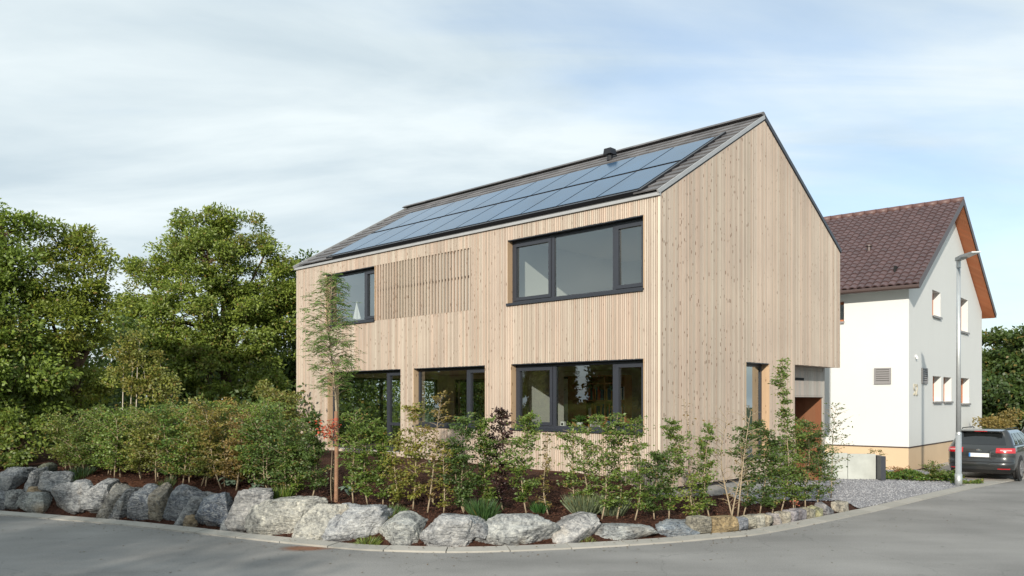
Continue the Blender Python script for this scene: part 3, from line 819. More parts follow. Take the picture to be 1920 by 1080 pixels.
# slatted sliding shutter
sh = empty('slatted_shutter'); sh.parent = house
mb = MB(); plane_hexa(mb, 'x', 5.652, 9.678, 0.115, 0.14, 4.665, 6.235, 6.235); mb.build('shutter_backing', pmat('shutter_backing', (0.035, 0.025, 0.02), 0.9), sh)
mb = MB()
for z in (5.50,): plane_hexa(mb, 'x', 5.66, 9.67, 0.032, 0.06, z, z + 0.05, z + 0.05)
mb.build('shutter_rail', M['dark'], sh)
n = 32; pt = (9.68 - 5.65) / n
for k in range(n):
    a = 5.65 + k * pt + 0.012
    mb = MB(); plane_hexa(mb, 'x', a, a + pt * 0.46, -0.004, 0.030, 4.655, 6.245, 6.245); mb.build('shutter_slat', M['shutter'], sh)

# roof ------------------------------------------------------------------
roof = MB()
def rp(s_, y, h): # point on the street side slope
    return (s_ * math.cos(AL) - h * math.sin(AL), y, EAVE + s_ * math.sin(AL) + h * math.cos(AL))
def rbox(mb, s0, s1, y0, y1, h0, h1, k=0.0):
    mb.hexa([rp(s0, y0, h0), rp(s1, y0, h0 + k), rp(s1, y1, h0 + k), rp(s0, y1, h0), rp(s0, y0, h1), rp(s1, y0, h1 + k), rp(s1, y1, h1 + k), rp(s0, y1, h1)])
rbox(roof, -0.02, SL, 0.0, HL, -0.03, 0.045)
# far slope
roof.hexa([(HW / 2, 0, RIDGE - 0.04), (HW + 0.02, 0, EAVE - 0.045), (HW + 0.02, HL, EAVE - 0.045), (HW / 2, HL, RIDGE - 0.04),
           (HW / 2, 0, RIDGE + 0.07), (HW + 0.02, 0, EAVE + 0.07), (HW + 0.02, HL, EAVE + 0.07), (HW / 2, HL, RIDGE + 0.07)])
roof_o = roof.build('roof', M['underlay'], house)
# tiles
CRS = SL / 15.0; TW = 0.302
tile_mb = MB(); tile_mb.hexa([(0, 0, 0), (CRS + 0.03, 0, -0.032), (CRS + 0.03, TW - 0.006, -0.032), (0, TW - 0.006, 0), (0, 0, 0.028), (CRS + 0.03, 0, -0.004), (CRS + 0.03, TW - 0.006, -0.004), (0, TW - 0.006, 0.028)])
tile0 = None
ny_t = int(HL / TW)
for c in range(15):
    for k in range(ny_t + 1):
        y = 0.03 + k * TW
        if y + TW > HL - 0.0: continue
        covered = c < 11 and 0.62 < y < 11.75
        if covered: continue
        p = rp(c * CRS, y, 0.085)
        if tile0 is None:
            tile0 = tile_mb.build('roof_tile', M['tile'], roof_o); o = tile0
        else:
            o = tile0.copy(); COL.objects.link(o)
        o.location = p; o.rotation_euler = (0, -AL, 0)
# ridge caps
mb = MB(); k = 0; y = 0.02
ridge0 = None
while y < HL - 0.05:
    if ridge0 is None:
        mb.hexa([(-0.14, 0, -0.05), (0.14, 0, -0.05), (0.14, .42, -0.05), (-0.14, .42, -0.05), (-0.03, 0, 0.03), (0.03, 0, 0.03), (0.03, .42, 0.03), (-0.03, .42, 0.03)])
        ridge0 = mb.build('ridge_tile', M['tile'], roof_o); o = ridge0
    else: o = ridge0.copy(); COL.objects.link(o)
    o.location = (HW / 2, y, RIDGE + 0.16); y += 0.425
# metal edge trim: eaves and verge
mb = MB(); mb.box(-0.05, 0.02, -0.02, HL + 0.02, EAVE - 0.045, EAVE + 0.020); mb.build('eaves_trim', M['trim'], house)
mb = MB(); rbox(mb, -0.05, SL + 0.01, -0.020, 0.018, 0.01, 0.095); mb.build('verge_trim', M['trim'], house); mb = MB(); rbox(mb, -0.05, SL + 0.01, HL - 0.025, HL + 0.035, -0.015, 0.115); mb.build('verge_trim', M['trim'], house)
mb = MB(); x0, x1 = HW / 2 + 0.02, HW + 0.04
mb.hexa([(x0, -0.03, RIDGE - 0.03), (x1, -0.03, EAVE - 0.03), (x1, 0.03, EAVE - 0.03), (x0, 0.03, RIDGE - 0.03), (x0, -0.03, RIDGE + 0.085), (x1, -0.03, EAVE + 0.07), (x1, 0.03, EAVE + 0.07), (x0, 0.03, RIDGE + 0.085)])
mb.build('far_verge_trim', M['frame'], house)
# solar panels
PY0, PY1, NC = 0.55, 12.05, 10
pw = (PY1 - PY0) / NC
for r_, (sa, sb) in enumerate(((0.16, 1.93), (2.06, 3.80))):
    for c in range(NC):
        y0 = PY0 + c * pw + 0.012; y1 = PY0 + (c + 1) * pw - 0.012
        f = MB(); rbox(f, sa, sb, y0, y1, 0.10, 0.150)
        fo = f.build('solar_panel', M['panelframe'], house)
        gq = MB(); rbox(gq, sa + 0.02, sb - 0.02, y0 + 0.014, y1 - 0.014, 0.1505, 0.154)
        gq.build('panel_glass', M['panel'], fo)
mb = MB(); rbox(mb, 1.935, 2.055, PY0 - 0.05, PY1 + 0.05, 0.09, 0.135); rbox(mb, 0.04, 0.155, PY0 - 0.05, PY1 + 0.05, 0.06, 0.14); rbox(mb, 0.05, 4.15, PY0 - 0.09, PY0 - 0.02, 0.09, 0.15); rbox(mb, 0.05, 3.95, PY1 + 0.02, PY1 + 0.09, 0.09, 0.15)
mb.build('panel_rail', M['panelframe'], house)
# vent cowl
mb = MB(); c_ = rp(4.62, 4.25, 0.12)
mb.tube([(c_[0], c_[1], c_[2] - 0.05), (c_[0], c_[1], c_[2] + 0.14)], 0.08, 12)
mb.hexa([(c_[0] - .14, c_[1] - .13, c_[2] + .11), (c_[0] + .14, c_[1] - .13, c_[2] + .11), (c_[0] + .14, c_[1] + .13, c_[2] + .11), (c_[0] - .14, c_[1] + .13, c_[2] + .11),
         (c_[0] - .12, c_[1] - .11, c_[2] + .27), (c_[0] + .12, c_[1] - .11, c_[2] + .27), (c_[0] + .12, c_[1] + .11, c_[2] + .27), (c_[0] - .12, c_[1] + .11, c_[2] + .27)])
mb.build('vent_cowl', M['panelframe'], house)

# things seen inside the house -------------------------------------------------
def hw(x, y, z=0.0):   # house local -> world
    return Vector((HC[0] + x * math.cos(HA) - y * math.sin(HA), HC[1] + x * math.sin(HA) + y * math.cos(HA), z))
bs = tag(empty('bookshelf', hw(3.0, 4.95, 0.9), HA), 'wooden bookshelf full of books behind the large ground floor window', 'bookshelf')
m_shelf = pmat('shelf_wood', (0.50, 0.25, 0.12), 0.5, var=0.15)
mb = MB()
for z in (0.0, 0.55, 1.0, 1.45, 1.9, 2.1): mb.box(0.0, 0.3, -1.9, 0.0, z, z + 0.03)
for y in (-1.9, -1.25, -0.62): mb.box(0.001, 0.299, y, y + 0.03, 0.03, 2.1)
mb.box(0.0, 0.3, -0.62, 0.02, 0.0, 2.13)
mb.box(0.28, 0.3, -1.9, 0, 0, 2.1); mb.build('shelf', m_shelf, bs)
bcols = [pmat('book_red', (0.50, 0.09, 0.05), 0.6), pmat('book_white', (0.8, 0.78, 0.72), 0.6), pmat('book_blue', (0.05, 0.09, 0.16), 0.6), pmat('book_ochre', (0.6, 0.33, 0.10), 0.6)]
rr = random.Random(5)
for zi in (0.58, 1.03, 1.48):
    y = -1.85
    while y < -0.68:
        w = rr.uniform(0.03, 0.06); h = rr.uniform(0.22, 0.36)
        if rr.random() < 0.86 and not (-1.27 < y < -1.19):
            mb = MB(); mb.box(0.03, 0.25, y, y + w - 0.004, zi, zi + h); mb.build('book', rr.choice(bcols), bs)
        y += w
def pot_plant(x, y, z, label, kind):
    r_ = tag(empty('potted_plant' if kind else 'bird_house', hw(x, y, z), HA), label, 'pot plant' if kind else 'ornament')
    return r_
t_ = pot_plant(0.36, 2.40, ZS + 0.034, 'green plant in a white pot on the sill of the lower right window', True)
mb = MB(); mb.tube([(0, 0, 0), (0, 0, 0.02), (0, 0, 0.15)], [0.055, 0.06, 0.08], 14); mb.build('pot', M['white'], t_, smooth=False)
n = 150; rg = np.random.default_rng(9)
P = rg.normal(0, 1, (n, 3)) * np.array([.03, .05, .03]) + np.array([0, 0, .17]); D = unit(rg.normal(0, 1, (n, 3)) * np.array([1, 1, .5]) + np.array([0, 0, .7])); S = unit(np.cross(D, rg.normal(0, 1, (n, 3))))
quads_mesh('leaves', P, D, S, rg.uniform(.08, .2, n), .03, tints(n), M['leaf'], t_, (0.06, 0.13, 0.03, 0.1))
t_ = tag(empty('ornament', hw(0.36, 2.90, ZS + 0.034), HA), 'small white house shaped ornament with a round hole on the window sill', 'ornament')
mb = MB(); mb.hexa([(-.04, -.07, 0), (.04, -.07, 0), (.04, .07, 0), (-.04, .07, 0), (-.03, -.055, .16), (.03, -.055, .16), (.03, .055, .16), (-.03, .055, .16)]); mb.build('body', M['white'], t_)
mb = MB(); mb.tube([(-.045, 0, .10), (-.034, 0, .10)], .03, 12); mb.build('round_hole', M['dark'], t_)
t_ = tag(empty('picture_frame', hw(0.36, 1.95, ZS + 0.034), HA), 'small white picture frame leaning on the sill to the right of the pot plant', 'picture frame')
mb = MB(); frame_rect(mb, 'x', -.14, .14, 0, .17, -.01, .01, .018); mb.build('frame', M['white'], t_)
mb = MB(); mb.box(-.004, .006, -.12, .12, .018, .152); mb.build('picture', pmat('picture_print', (0.30, 0.26, 0.24), 0.5, var=0.6, vscale=18), t_)
# model sailing boat upstairs
t_ = tag(empty('model_sailboat', hw(0.36, 11.05, 4.70), HA), 'white model sailing boat on the sill of the upper left window', 'model boat')
mb = MB(); mb.add([(-.04, 0, .05), (0, -.16, .10), (.04, 0, .05), (0, .2, .10), (0, -.12, .03), (0, .15, .03), (0, 0, .0)], [(0, 3, 5), (2, 5, 3), (0, 4, 1), (2, 1, 4), (0, 5, 6), (0, 6, 4), (2, 6, 5), (2, 4, 6), (0, 1, 2, 3)]); mb.build('hull', M['white'], t_)
mb = MB(); mb.tube([(0, 0, .06), (0, 0, .68)], .006, 6); mb.build('mast', M['birch'], t_)
mb = MB(); mb.hexa([(-.003, .02, .12), (.003, .02, .12), (.003, .21, .14), (-.003, .21, .14), (-.003, .012, .66), (.003, .012, .66), (.003, .02, .665), (-.003, .02, .665)])
mb.hexa([(-.003, -.19, .13), (.003, -.19, .13), (.003, -.02, .12), (-.003, -.02, .12), (-.003, -.02, .54), (.003, -.02, .54), (.003, -.012, .545), (-.003, -.012, .545)]); mb.build('sail', M['white'], t_)

# ------------------------------------------------------------------ the white neighbour house
NA = math.atan2(.7629, .6465)
NO = (13.05, 26.9)
NWD, NLN = 11.5, 14.0
NE, NR = 6.35, 9.86
NAL = math.atan2(NR - NE, NWD / 2)
nh = tag(empty('white_house', (NO[0], NO[1], 0), NA), 'white rendered gabled house with brown tiled roof and beige base behind the timber house', 'house')
def ntop(x): return NE - 0.12 + (x if x < NWD / 2 else NWD - x) * math.tan(NAL)
nholes = [(3.02, 4.20, 5.42, 6.33), (7.25, 8.75, 5.15, 6.48), (3.09, 4.30, 2.34, 3.25), (4.65, 5.90, 2.34, 3.25), (7.44, 9.00, 2.26, 3.28)]
lholes = [(2.08, 3.3, 5.10, 5.80)]
mb = MB()
holed_wall(mb, 'y', 0.0, NWD, 0.0, 0.32, 0.84, ntop, nholes, extra=(NWD / 2,))
holed_wall(mb, 'x', 0.32, NLN, 0.0, 0.32, 0.84, lambda a: NE - 0.12, lholes)
mb.box(NWD - .32, NWD, 0.32, NLN, 0.0, NE - 0.12); mb.box(0.32, NWD - .32, NLN - .3, NLN, 0.0, NE)
mb.build('wall', M['render'], nh)
mb = MB(); mb.box(0.012, NWD - 0.012, 0.012, 0.3, -0.3, 0.80); mb.box(0.012, 0.3, 0.3, NLN, -0.3, 0.80); mb.build('base', M['beige'], nh)
mb = MB(); mb.box(-0.006, NWD + 0.006, -0.006, 0.25, 0.802, 0.838); mb.box(-0.006, 0.25, 0.25, NLN, 0.802, 0.838); mb.build('base_rail', M['brownmetal'], nh)
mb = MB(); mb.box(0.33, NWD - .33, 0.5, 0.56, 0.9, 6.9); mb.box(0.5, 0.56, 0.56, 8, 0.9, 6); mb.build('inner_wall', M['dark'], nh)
def nwin(axis, h, rev=0.24, sill=True, label=None):
    a0, a1, z0, z1 = h
    w = empty('window'); w.parent = nh
    if label: w['label'] = label
    f = MB(); frame_rect(f, axis, a0 + 0.01, a1 - 0.01, z0 + 0.01, z1 - 0.01, rev, rev + 0.07, 0.075)
    f.build('frame', M['soffit'], w)
    p = MB()
    if axis == 'y': p.add([(a0 + .08, rev + .03, z0 + .08), (a1 - .08, rev + .03, z0 + .08), (a1 - .08, rev + .03, z1 - .08), (a0 + .08, rev + .03, z1 - .08)], [(0, 1, 2, 3)])
    else: p.add([(rev + .03, a0 + .08, z0 + .08), (rev + .03, a1 - .08, z0 + .08), (rev + .03, a1 - .08, z1 - .08), (rev + .03, a0 + .08, z1 - .08)], [(0, 3, 2, 1)])
    p.build('pane', M['glass'], w)
    if sill:
        s_ = MB(); rb(axis, s_, a0 - 0.02, a1 + 0.03, -0.07, rev - 0.002, z0 - 0.035, z0 - 0.002); rb(axis, s_, a0 - 0.02, a1 + 0.03, -0.07, -0.055, z0 - 0.075, z0 - 0.036); s_.build('sill', M['louvre'], w)
for h in nholes: nwin('y', h)
nwin('x', lholes[0])
# ventilation louvres
def louvre(axis, a0, a1, z0, z1):
    w = empty('vent_louvre'); w.parent = nh
    b = MB(); rb(axis, b, a0, a1, -0.010, -0.002, z0, z1); b.build('vent_back', M['dark'], w)
    f = MB(); frame_rect(f, axis, a0, a1, z0, z1, -0.05, -0.011, 0.05); f.build('vent_frame', M['louvre'], w)
    k = 6; st = (z1 - z0 - 0.1) / k
    for i in range(k):
        s_ = MB(); z = z0 + 0.05 + st * i
        if axis == 'y': s_.hexa([(a0 + .05, -.050, z), (a1 - .05, -.050, z), (a1 - .05, -.012, z + st * .55), (a0 + .05, -.012, z + st * .55), (a0 + .05, -.050, z + .025), (a1 - .05, -.050, z + .025), (a1 - .05, -.012, z + st * .55 + .025), (a0 + .05, -.012, z + st * .55 + .025)])
        else: s_.hexa([(-.050, a0 + .05, z), (-.012, a0 + .05, z + st * .55), (-.012, a1 - .05, z + st * .55), (-.050, a1 - .05, z), (-.050, a0 + .05, z + .025), (-.012, a0 + .05, z + st * .55 + .025), (-.012, a1 - .05, z + st * .55 + .025), (-.050, a1 - .05, z + .025)])
        s_.build('vent_blade', M['louvre'], w)
louvre('y', 1.55, 2.22, 2.95, 3.49)
louvre('x', 0.55, 1.08, 2.92, 3.46)
# house number 52, pale raised figures
fc = bpy.data.curves.new('num', 'FONT'); fc.body = '52'; fc.size = 0.56; fc.extrude = 0.012
to = bpy.data.objects.new('num', fc); COL.objects.link(to)
dg = bpy.context.evaluated_depsgraph_get(); tm = bpy.data.meshes.new_from_object(to.evaluated_get(dg)); bpy.data.objects.remove(to)
tm.name = 'house_number'; tm.materials.clear(); tm.materials.append(pmat('number_bronze', (0.50, 0.46, 0.36), 0.5))
o = link('house_number', tm, nh); o.rotation_euler = (PI / 2, 0, 0); o.location = (0.50, -0.014, 2.54)
mb = MB(); mb.tube([(0.77, -0.06, 3.84), (0.77, -0.06, 3.77)], [0.03, 0.04], 12); mb.box(0.745, 0.795, -0.06, -0.001, 3.82, 3.90); mb.build('motion_sensor', M['white'], nh)
# roof slabs, soffit, gutter
OV, EO = 0.42, 0.52
def nrp(s_, y, h, side=1):
    x = -EO + s_ * math.cos(NAL) - h * math.sin(NAL); z = NE - EO * math.tan(NAL) + s_ * math.sin(NAL) + h * math.cos(NAL)
    return (x if side == 1 else NWD - x, y, z)
NSL = (NWD / 2 + EO) / math.cos(NAL)
for side in (1, -1):
    mb = MB()
    a_ = [nrp(0, -OV, -.06, side), nrp(NSL, -OV, -.06, side), nrp(NSL, NLN + .4, -.06, side), nrp(0, NLN + .4, -.06, side), nrp(0, -OV, 0, side), nrp(NSL, -OV, 0, side), nrp(NSL, NLN + .4, 0, side), nrp(0, NLN + .4, 0, side)]
    mb.hexa(a_); so_ = mb.build('soffit', M['soffit' if side == -1 else 'render'], nh)
    mb = MB()
    mb.hexa([nrp(-.02, -OV - .02, .002, side), nrp(NSL, -OV - .02, .002, side), nrp(NSL, NLN + .4, .002, side), nrp(-.02, NLN + .4, .002, side), nrp(-.02, -OV - .02, .07, side), nrp(NSL, -OV - .02, .07, side), nrp(NSL, NLN + .4, .07, side), nrp(-.02, NLN + .4, .07, side)])
    mb.build('roof', M['brownmetal'], nh)
# pantiles as real relief, joined (each only a few pixels)
def ptile_mat():
    m, t, o = new_mat('brown_pantile'); N = NT(t)
    at = N.n('ShaderNodeAttribute', attribute_name='tint'); sp = N.n('ShaderNodeSeparateXYZ'); N.l(at.outputs['Vector'], sp.inputs[0])
    r = N.ramp(sp.outputs[0], [(0, (0.082, 0.052, 0.053)), (1, (0.112, 0.070, 0.070))])
    p = N.n('ShaderNodeBsdfPrincipled', i_Roughness=0.5); N.l(r.outputs[0], p.inputs['Base Color']); N.l(p.outputs[0], o.inputs[0]); return m
pm = ptile_mat()
def pantiles(side):
    TWn, CR = 0.245, 0.30
    ncol = int((NLN + .4 + OV) / TWn); nrow = int(NSL / CR)
    prof = [(0.0, 0.0), (0.12, 0.018), (0.3, 0.045), (0.5, 0.055), (0.7, 0.045), (0.86, 0.012), (0.999, -0.004)]
    V = []; F = []; T = []
    rg = random.Random(4)
    for r in range(nrow):
        for c in range(ncol):
            y0 = -OV - .02 + c * TWn; b = len(V); tv = rg.random(); dh = rg.uniform(-.004, .004)
            for (u_, h) in prof: V.append(nrp(r * CR, y0 + u_ * TWn, .125 + h + dh, side))
            for (u_, h) in prof: V.append(nrp(r * CR + CR + .02, y0 + u_ * TWn, .085 + h + dh, side))
            for (u_, h) in prof: V.append(nrp(r * CR, y0 + u_ * TWn, .080 + h + dh, side))
            n_ = len(prof)
            for k in range(n_ - 1):
                F.append((b + k, b + k + 1, b + n_ + k + 1, b + n_ + k)); F.append((b + 2 * n_ + k, b + 2 * n_ + k + 1, b + k + 1, b + k))
            T += [(tv, 0, 0)] * (3 * n_)
    me = bpy.data.meshes.new('roof_tiles'); me.from_pydata(V, [], F); at = me.attributes.new('tint', 'FLOAT_VECTOR', 'POINT'); at.data.foreach_set('vector', np.array(T, np.float32).ravel()); me.update()
    tag(link('roof_tiles', me, nh, pm), kind='stuff')
pantiles(1)
# ridge tiles
mb = MB(); mb.tube([(0, 0, 0), (0, .48, 0.012)], [0.145, 0.125], 10); r0 = mb.build('ridge_tile', pmat('ridge_clay', (0.13, 0.07, 0.062), 0.5), nh, smooth=True)
rzz = nrp(NSL, 0, .07)[2]
for k in range(int((NLN + .7) / .45)):
    o = r0 if k == 0 else r0.copy()
    if k: COL.objects.link(o)
    o.location = (NWD / 2, -OV - .03 + k * .45, rzz + .035); o.rotation_euler = (0, 0, 0)
mb = MB(); e0 = nrp(0, 0, 0)
mb.tube([(e0[0] - .07, -OV - .05, e0[2] + .0), (e0[0] - .07, NLN + .4, e0[2] + .0)], .075, 10); mb.build('gutter', M['brownmetal'], nh)
# verge boards
for side in (1, -1):
    mb = MB(); mb.hexa([nrp(-.02, -OV - .045, -.06, side), nrp(NSL, -OV - .045, -.06, side), nrp(NSL, -OV - .022, -.06, side), nrp(-.02, -OV - .022, -.06, side), nrp(-.02, -OV - .045, .16, side), nrp(NSL, -OV - .045, .16, side), nrp(NSL, -OV - .022, .16, side), nrp(-.02, -OV - .022, .16, side)])
    mb.build('verge_board', M['brownmetal'], nh)
# roof vents and a dark roof window
for (s_, y) in ((2.9, 3.8), (3.2, 1.9)):
    mb = MB(); c_ = nrp(s_, y, .12); mb.tube([c_, (c_[0], c_[1], c_[2] + .16)], .07, 10); mb.tube([(c_[0], c_[1], c_[2] + .17), (c_[0], c_[1], c_[2] + .22)], .12, 10); mb.build('roof_vent', M['brownmetal'], nh)
mb = MB(); mb.hexa([nrp(5.0, 5.6, .1), nrp(6.6, 5.6, .1), nrp(6.6, 8.2, .1), nrp(5.0, 8.2, .1), nrp(5.0, 5.6, .24), nrp(6.6, 5.6, .24), nrp(6.6, 8.2, .24), nrp(5.0, 8.2, .24)]); mb.build('solar_panel', M['panelframe'], nh)
# small porch corner at the far right edge of the wall
mb = MB(); mb.box(NWD + .002, NWD + .35, 0.6, 2.2, 2.35, 2.62); mb.build('porch', M['white'], nh)

# ------------------------------------------------------------------ street lamp
lx, ly = 12.22, 22.39
lamp = tag(empty('street_lamp', (lx, ly, 0)), 'slim galvanised street lamp with flat head in front of the white house', 'street lamp')
mb = MB(); mb.tube([(0, 0, 0.0), (0, 0, 0.36), (0, 0, 0.361), (0, 0, 1.45)], [.093, .093, .078, .076], 18); mb.build('pole_base', M['galv'], lamp, smooth=True)
mb = MB(); mb.tube([(0, 0, 1.45), (0, 0, 6.0)], [.066, .048], 18); mb.build('pole', M['galv'], lamp, smooth=True)
mb = MB(); mb.tube([(0, 0, 1.44), (0, 0, 1.50)], [.079, .067], 18); mb.tube([(0, 0, 6.0), (0, 0, 6.20)], .058, 16); mb.build('collar', M['galv'], lamp)
d = Vector((-.19, -.95, -.03)).normalized(); sd = Vector((d.y, -d.x, 0)).normalized(); up = Vector((0, 0, 1))
mb = MB(); b0 = Vector((0, 0, 6.24))
def lp(a, s_, h): return b0 + d * a + sd * s_ + up * h
mb.hexa([lp(-.08, -.07, -.05), lp(.45, -.08, -.05), lp(.45, .08, -.05), lp(-.08, .07, -.05), lp(-.08, -.06, .05), lp(.45, -.07, .06), lp(.45, .07, .06), lp(-.08, .06, .05)]); mb.build('lamp_housing', M['lamp_grey'], lamp)
mb = MB(); mb.hexa([lp(.45, -.12, -.03), lp(1.35, -.11, -.02), lp(1.35, .11, -.02), lp(.45, .12, -.03), lp(.45, -.12, .04), lp(1.35, -.11, .01), lp(1.35, .11, .01), lp(.45, .12, .04)]); mb.build('lamp_head', M['galv'], lamp)

# ------------------------------------------------------------------ concrete bin wall
bw = tag(empty('concrete_wall', (10.66, 24.0, 0.0), math.atan2(0.10, -1.0)), 'low wall of pale smooth concrete panels at the back of the gravel forecourt', 'wall')
for k in range(3):
    mb = MB(); mb.box(k * 0.80 + 0.006, (k + 1) * 0.80 - 0.006 if k else 0.79, -0.05, 0.05, -0.05, 0.82 if k else 0.80); mb.build('concrete_panel', M['concrete'], bw)
mb = MB(); mb.box(-0.14, -0.01, -0.16, 0.45, 0.0, 0.76); mb.build('bin_cover', M['frame'], bw)

# ------------------------------------------------------------------ pavement by the cars
def flat_poly(name, pts, z, mat):
    me = bpy.data.meshes.new(name); me.from_pydata([(x, y, z) for x, y in pts], [], [tuple(range(len(pts)))]); me.update()
    return tag(link(name, me, None, mat), kind='structure')
k1, _ = kerb_pt(float(np.interp(12.7, KC[:, 0], scum)), 0.30); k2, _ = kerb_pt(float(np.interp(26, KC[:, 0], scum)), 0.30); k0, _ = kerb_pt(float(np.interp(13.0, KC[:, 0], scum)), 0.3)
def pave_mat():
    m, t, o = new_mat('paving'); N = NT(t)
    tcn = N.n('ShaderNodeTexCoord'); mp_ = N.n('ShaderNodeMapping'); mp_.inputs['Rotation'].default_value = (0, 0, -0.75); N.l(tcn.outputs['Object'], mp_.inputs[0])
    br = N.n('ShaderNodeTexBrick', i_Scale=2.4, i_Mortar_Size=0.012); br.inputs['Color1'].default_value = (.40, .36, .32, 1); br.inputs['Color2'].default_value = (.48, .43, .38, 1); br.inputs['Mortar'].default_value = (.22, .2, .18, 1)
    N.l(mp_.outputs[0], br.inputs['Vector'])
    p = N.n('ShaderNodeBsdfPrincipled', i_Roughness=0.9); N.l(br.outputs[0], p.inputs['Base Color']); N.l(p.outputs[0], o.inputs[0]); return m
gdir = Vector((.6465, .7629)); ldir = Vector((-.7629, .6465))
flat_poly('pavement', [tuple(k1), tuple(k2), (k2[0] - 8, k2[1] + 6), (15.0, 28.9), (12.9, 26.5), (12.2, 23.4)], 0.045, pave_mat())
tz = MB()

# ------------------------------------------------------------------ cars
m_paint = pmat('dark_grey_paint', (0.030, 0.033, 0.034), 0.28, metal=0.35, spec=0.6, coat=1.0)
m_cglass = pmat('car_glass', (0.012, 0.014, 0.015), 0.04, spec=0.9)
m_red = pmat('tail_light_red', (0.45, 0.012, 0.018), 0.18, spec=0.8, coat=0.6)
m_clear = pmat('tail_light_clear', (0.55, 0.30, 0.30), 0.15)
m_plast = pmat('black_plastic', (0.018, 0.018, 0.018), 0.6)
m_tyre = pmat('tyre_rubber', (0.02, 0.02, 0.02), 0.85)
m_rim = pmat('alloy_rim', (0.45, 0.45, 0.46), 0.3, metal=0.8)
m_chrome = pmat('chrome', (0.7, 0.7, 0.7), 0.15, metal=1.0)
LV = [  # z, rear y, front y, half width, corner radius
    (0.20, 0.16, 4.38, 0.76, 0.35), (0.30, 0.05, 4.50, 0.86, 0.38), (0.42, 0.00, 4.55, 0.895, 0.40), (0.52, 0.00, 4.56, 0.905, 0.40), (0.555, 0.045, 4.55, 0.905, 0.38),
    (0.70, 0.07, 4.50, 0.910, 0.36), (0.84, 0.06, 4.40, 0.905, 0.36), (0.93, 0.10, 4.15, 0.893, 0.34), (0.985, 0.16, 3.35, 0.870, 0.32),
    (1.02, 0.19, 3.22, 0.845, 0.30), (1.20, 0.32, 2.88, 0.775, 0.28), (1.36, 0.42, 2.45, 0.695, 0.26), (1.43, 0.36, 2.15, 0.655, 0.24), (1.462, 0.50, 1.9, 0.60, 0.24), (1.475, 0.9, 1.6, 0.40, 0.22)]
def lv(z):
    for (a, b) in zip(LV[:-1], LV[1:]):
        if a[0] <= z <= b[0]:
            t = (z - a[0]) / (b[0] - a[0]); return [a[i] + (b[i] - a[i]) * t for i in range(5)]
    return list(LV[-1])
def outline(L, n=56, off=0.0):
    z, r0_, f0_, hw_, cr_ = L
    pts = []
    def arc(cx_, cy_, a0, a1, m):
        for k in range(m):
            a = a0 + (a1 - a0) * k / (m - 1); pts.append((cx_ + math.cos(a) * cr_, cy_ + math.sin(a) * cr_ * 0.8))
    # start at rear centre going to +x
    bow = 0.05
    for k in range(5):
        u = k / 5; pts.append((u * (hw_ - cr_), r0_ + bow * (u ** 2) * 0.4))
    arc(hw_ - cr_, r0_ + bow * .4 + cr_ * .8, -PI / 2, 0, 8)
    for k in range(1, 14):
        u = k / 14; pts.append((hw_ , r0_ + bow * .4 + cr_ * .8 + (f0_ - r0_ - cr_ * 1.6 - bow * .4) * u))
    arc(hw_ - cr_, f0_ - cr_ * .8, 0, PI / 2, 8)
    for k in range(1, 5): pts.append(((hw_ - cr_) * (1 - k / 5), f0_))
    pts.append((0, f0_))
    half = pts
    full = half + [(-x, y) for (x, y) in reversed(half[1:-1])]
    if off:
        full = [(x * (1 + off / max(hw_, .1)), y + (-off if y < 1 else 0)) for x, y in full]
    return full
def body_patch(mb, i0, i1, zs, off, mirror=False):
    """strip of body skin between outline indices i0..i1 (half outline) over heights zs, offset outwards"""
    cols = []
    for z in zs:
        o_ = outline(lv(z)); row = []
        for i in range(i0, i1 + 1):
            x, y = o_[i]; x0, y0 = o_[max(i - 1, 0)]; x1, y1 = o_[i + 1]
            nx_, ny_ = (y1 - y0), -(x1 - x0); ln = math.hypot(nx_, ny_); x += nx_ / ln * off; y += ny_ / ln * off
            row.append((-x if mirror else x, y, z))
        cols.append(row)
    b = len(mb.v); n_ = i1 - i0 + 1
    vs = [p for r_ in cols for p in r_]; fs = []
    for r_ in range(len(zs) - 1):
        for k in range(n_ - 1):
            f = (r_ * n_ + k, r_ * n_ + k + 1, (r_ + 1) * n_ + k + 1, (r_ + 1) * n_ + k)
            fs.append(tuple(reversed(f)) if mirror else f)
    mb.add(vs, fs)
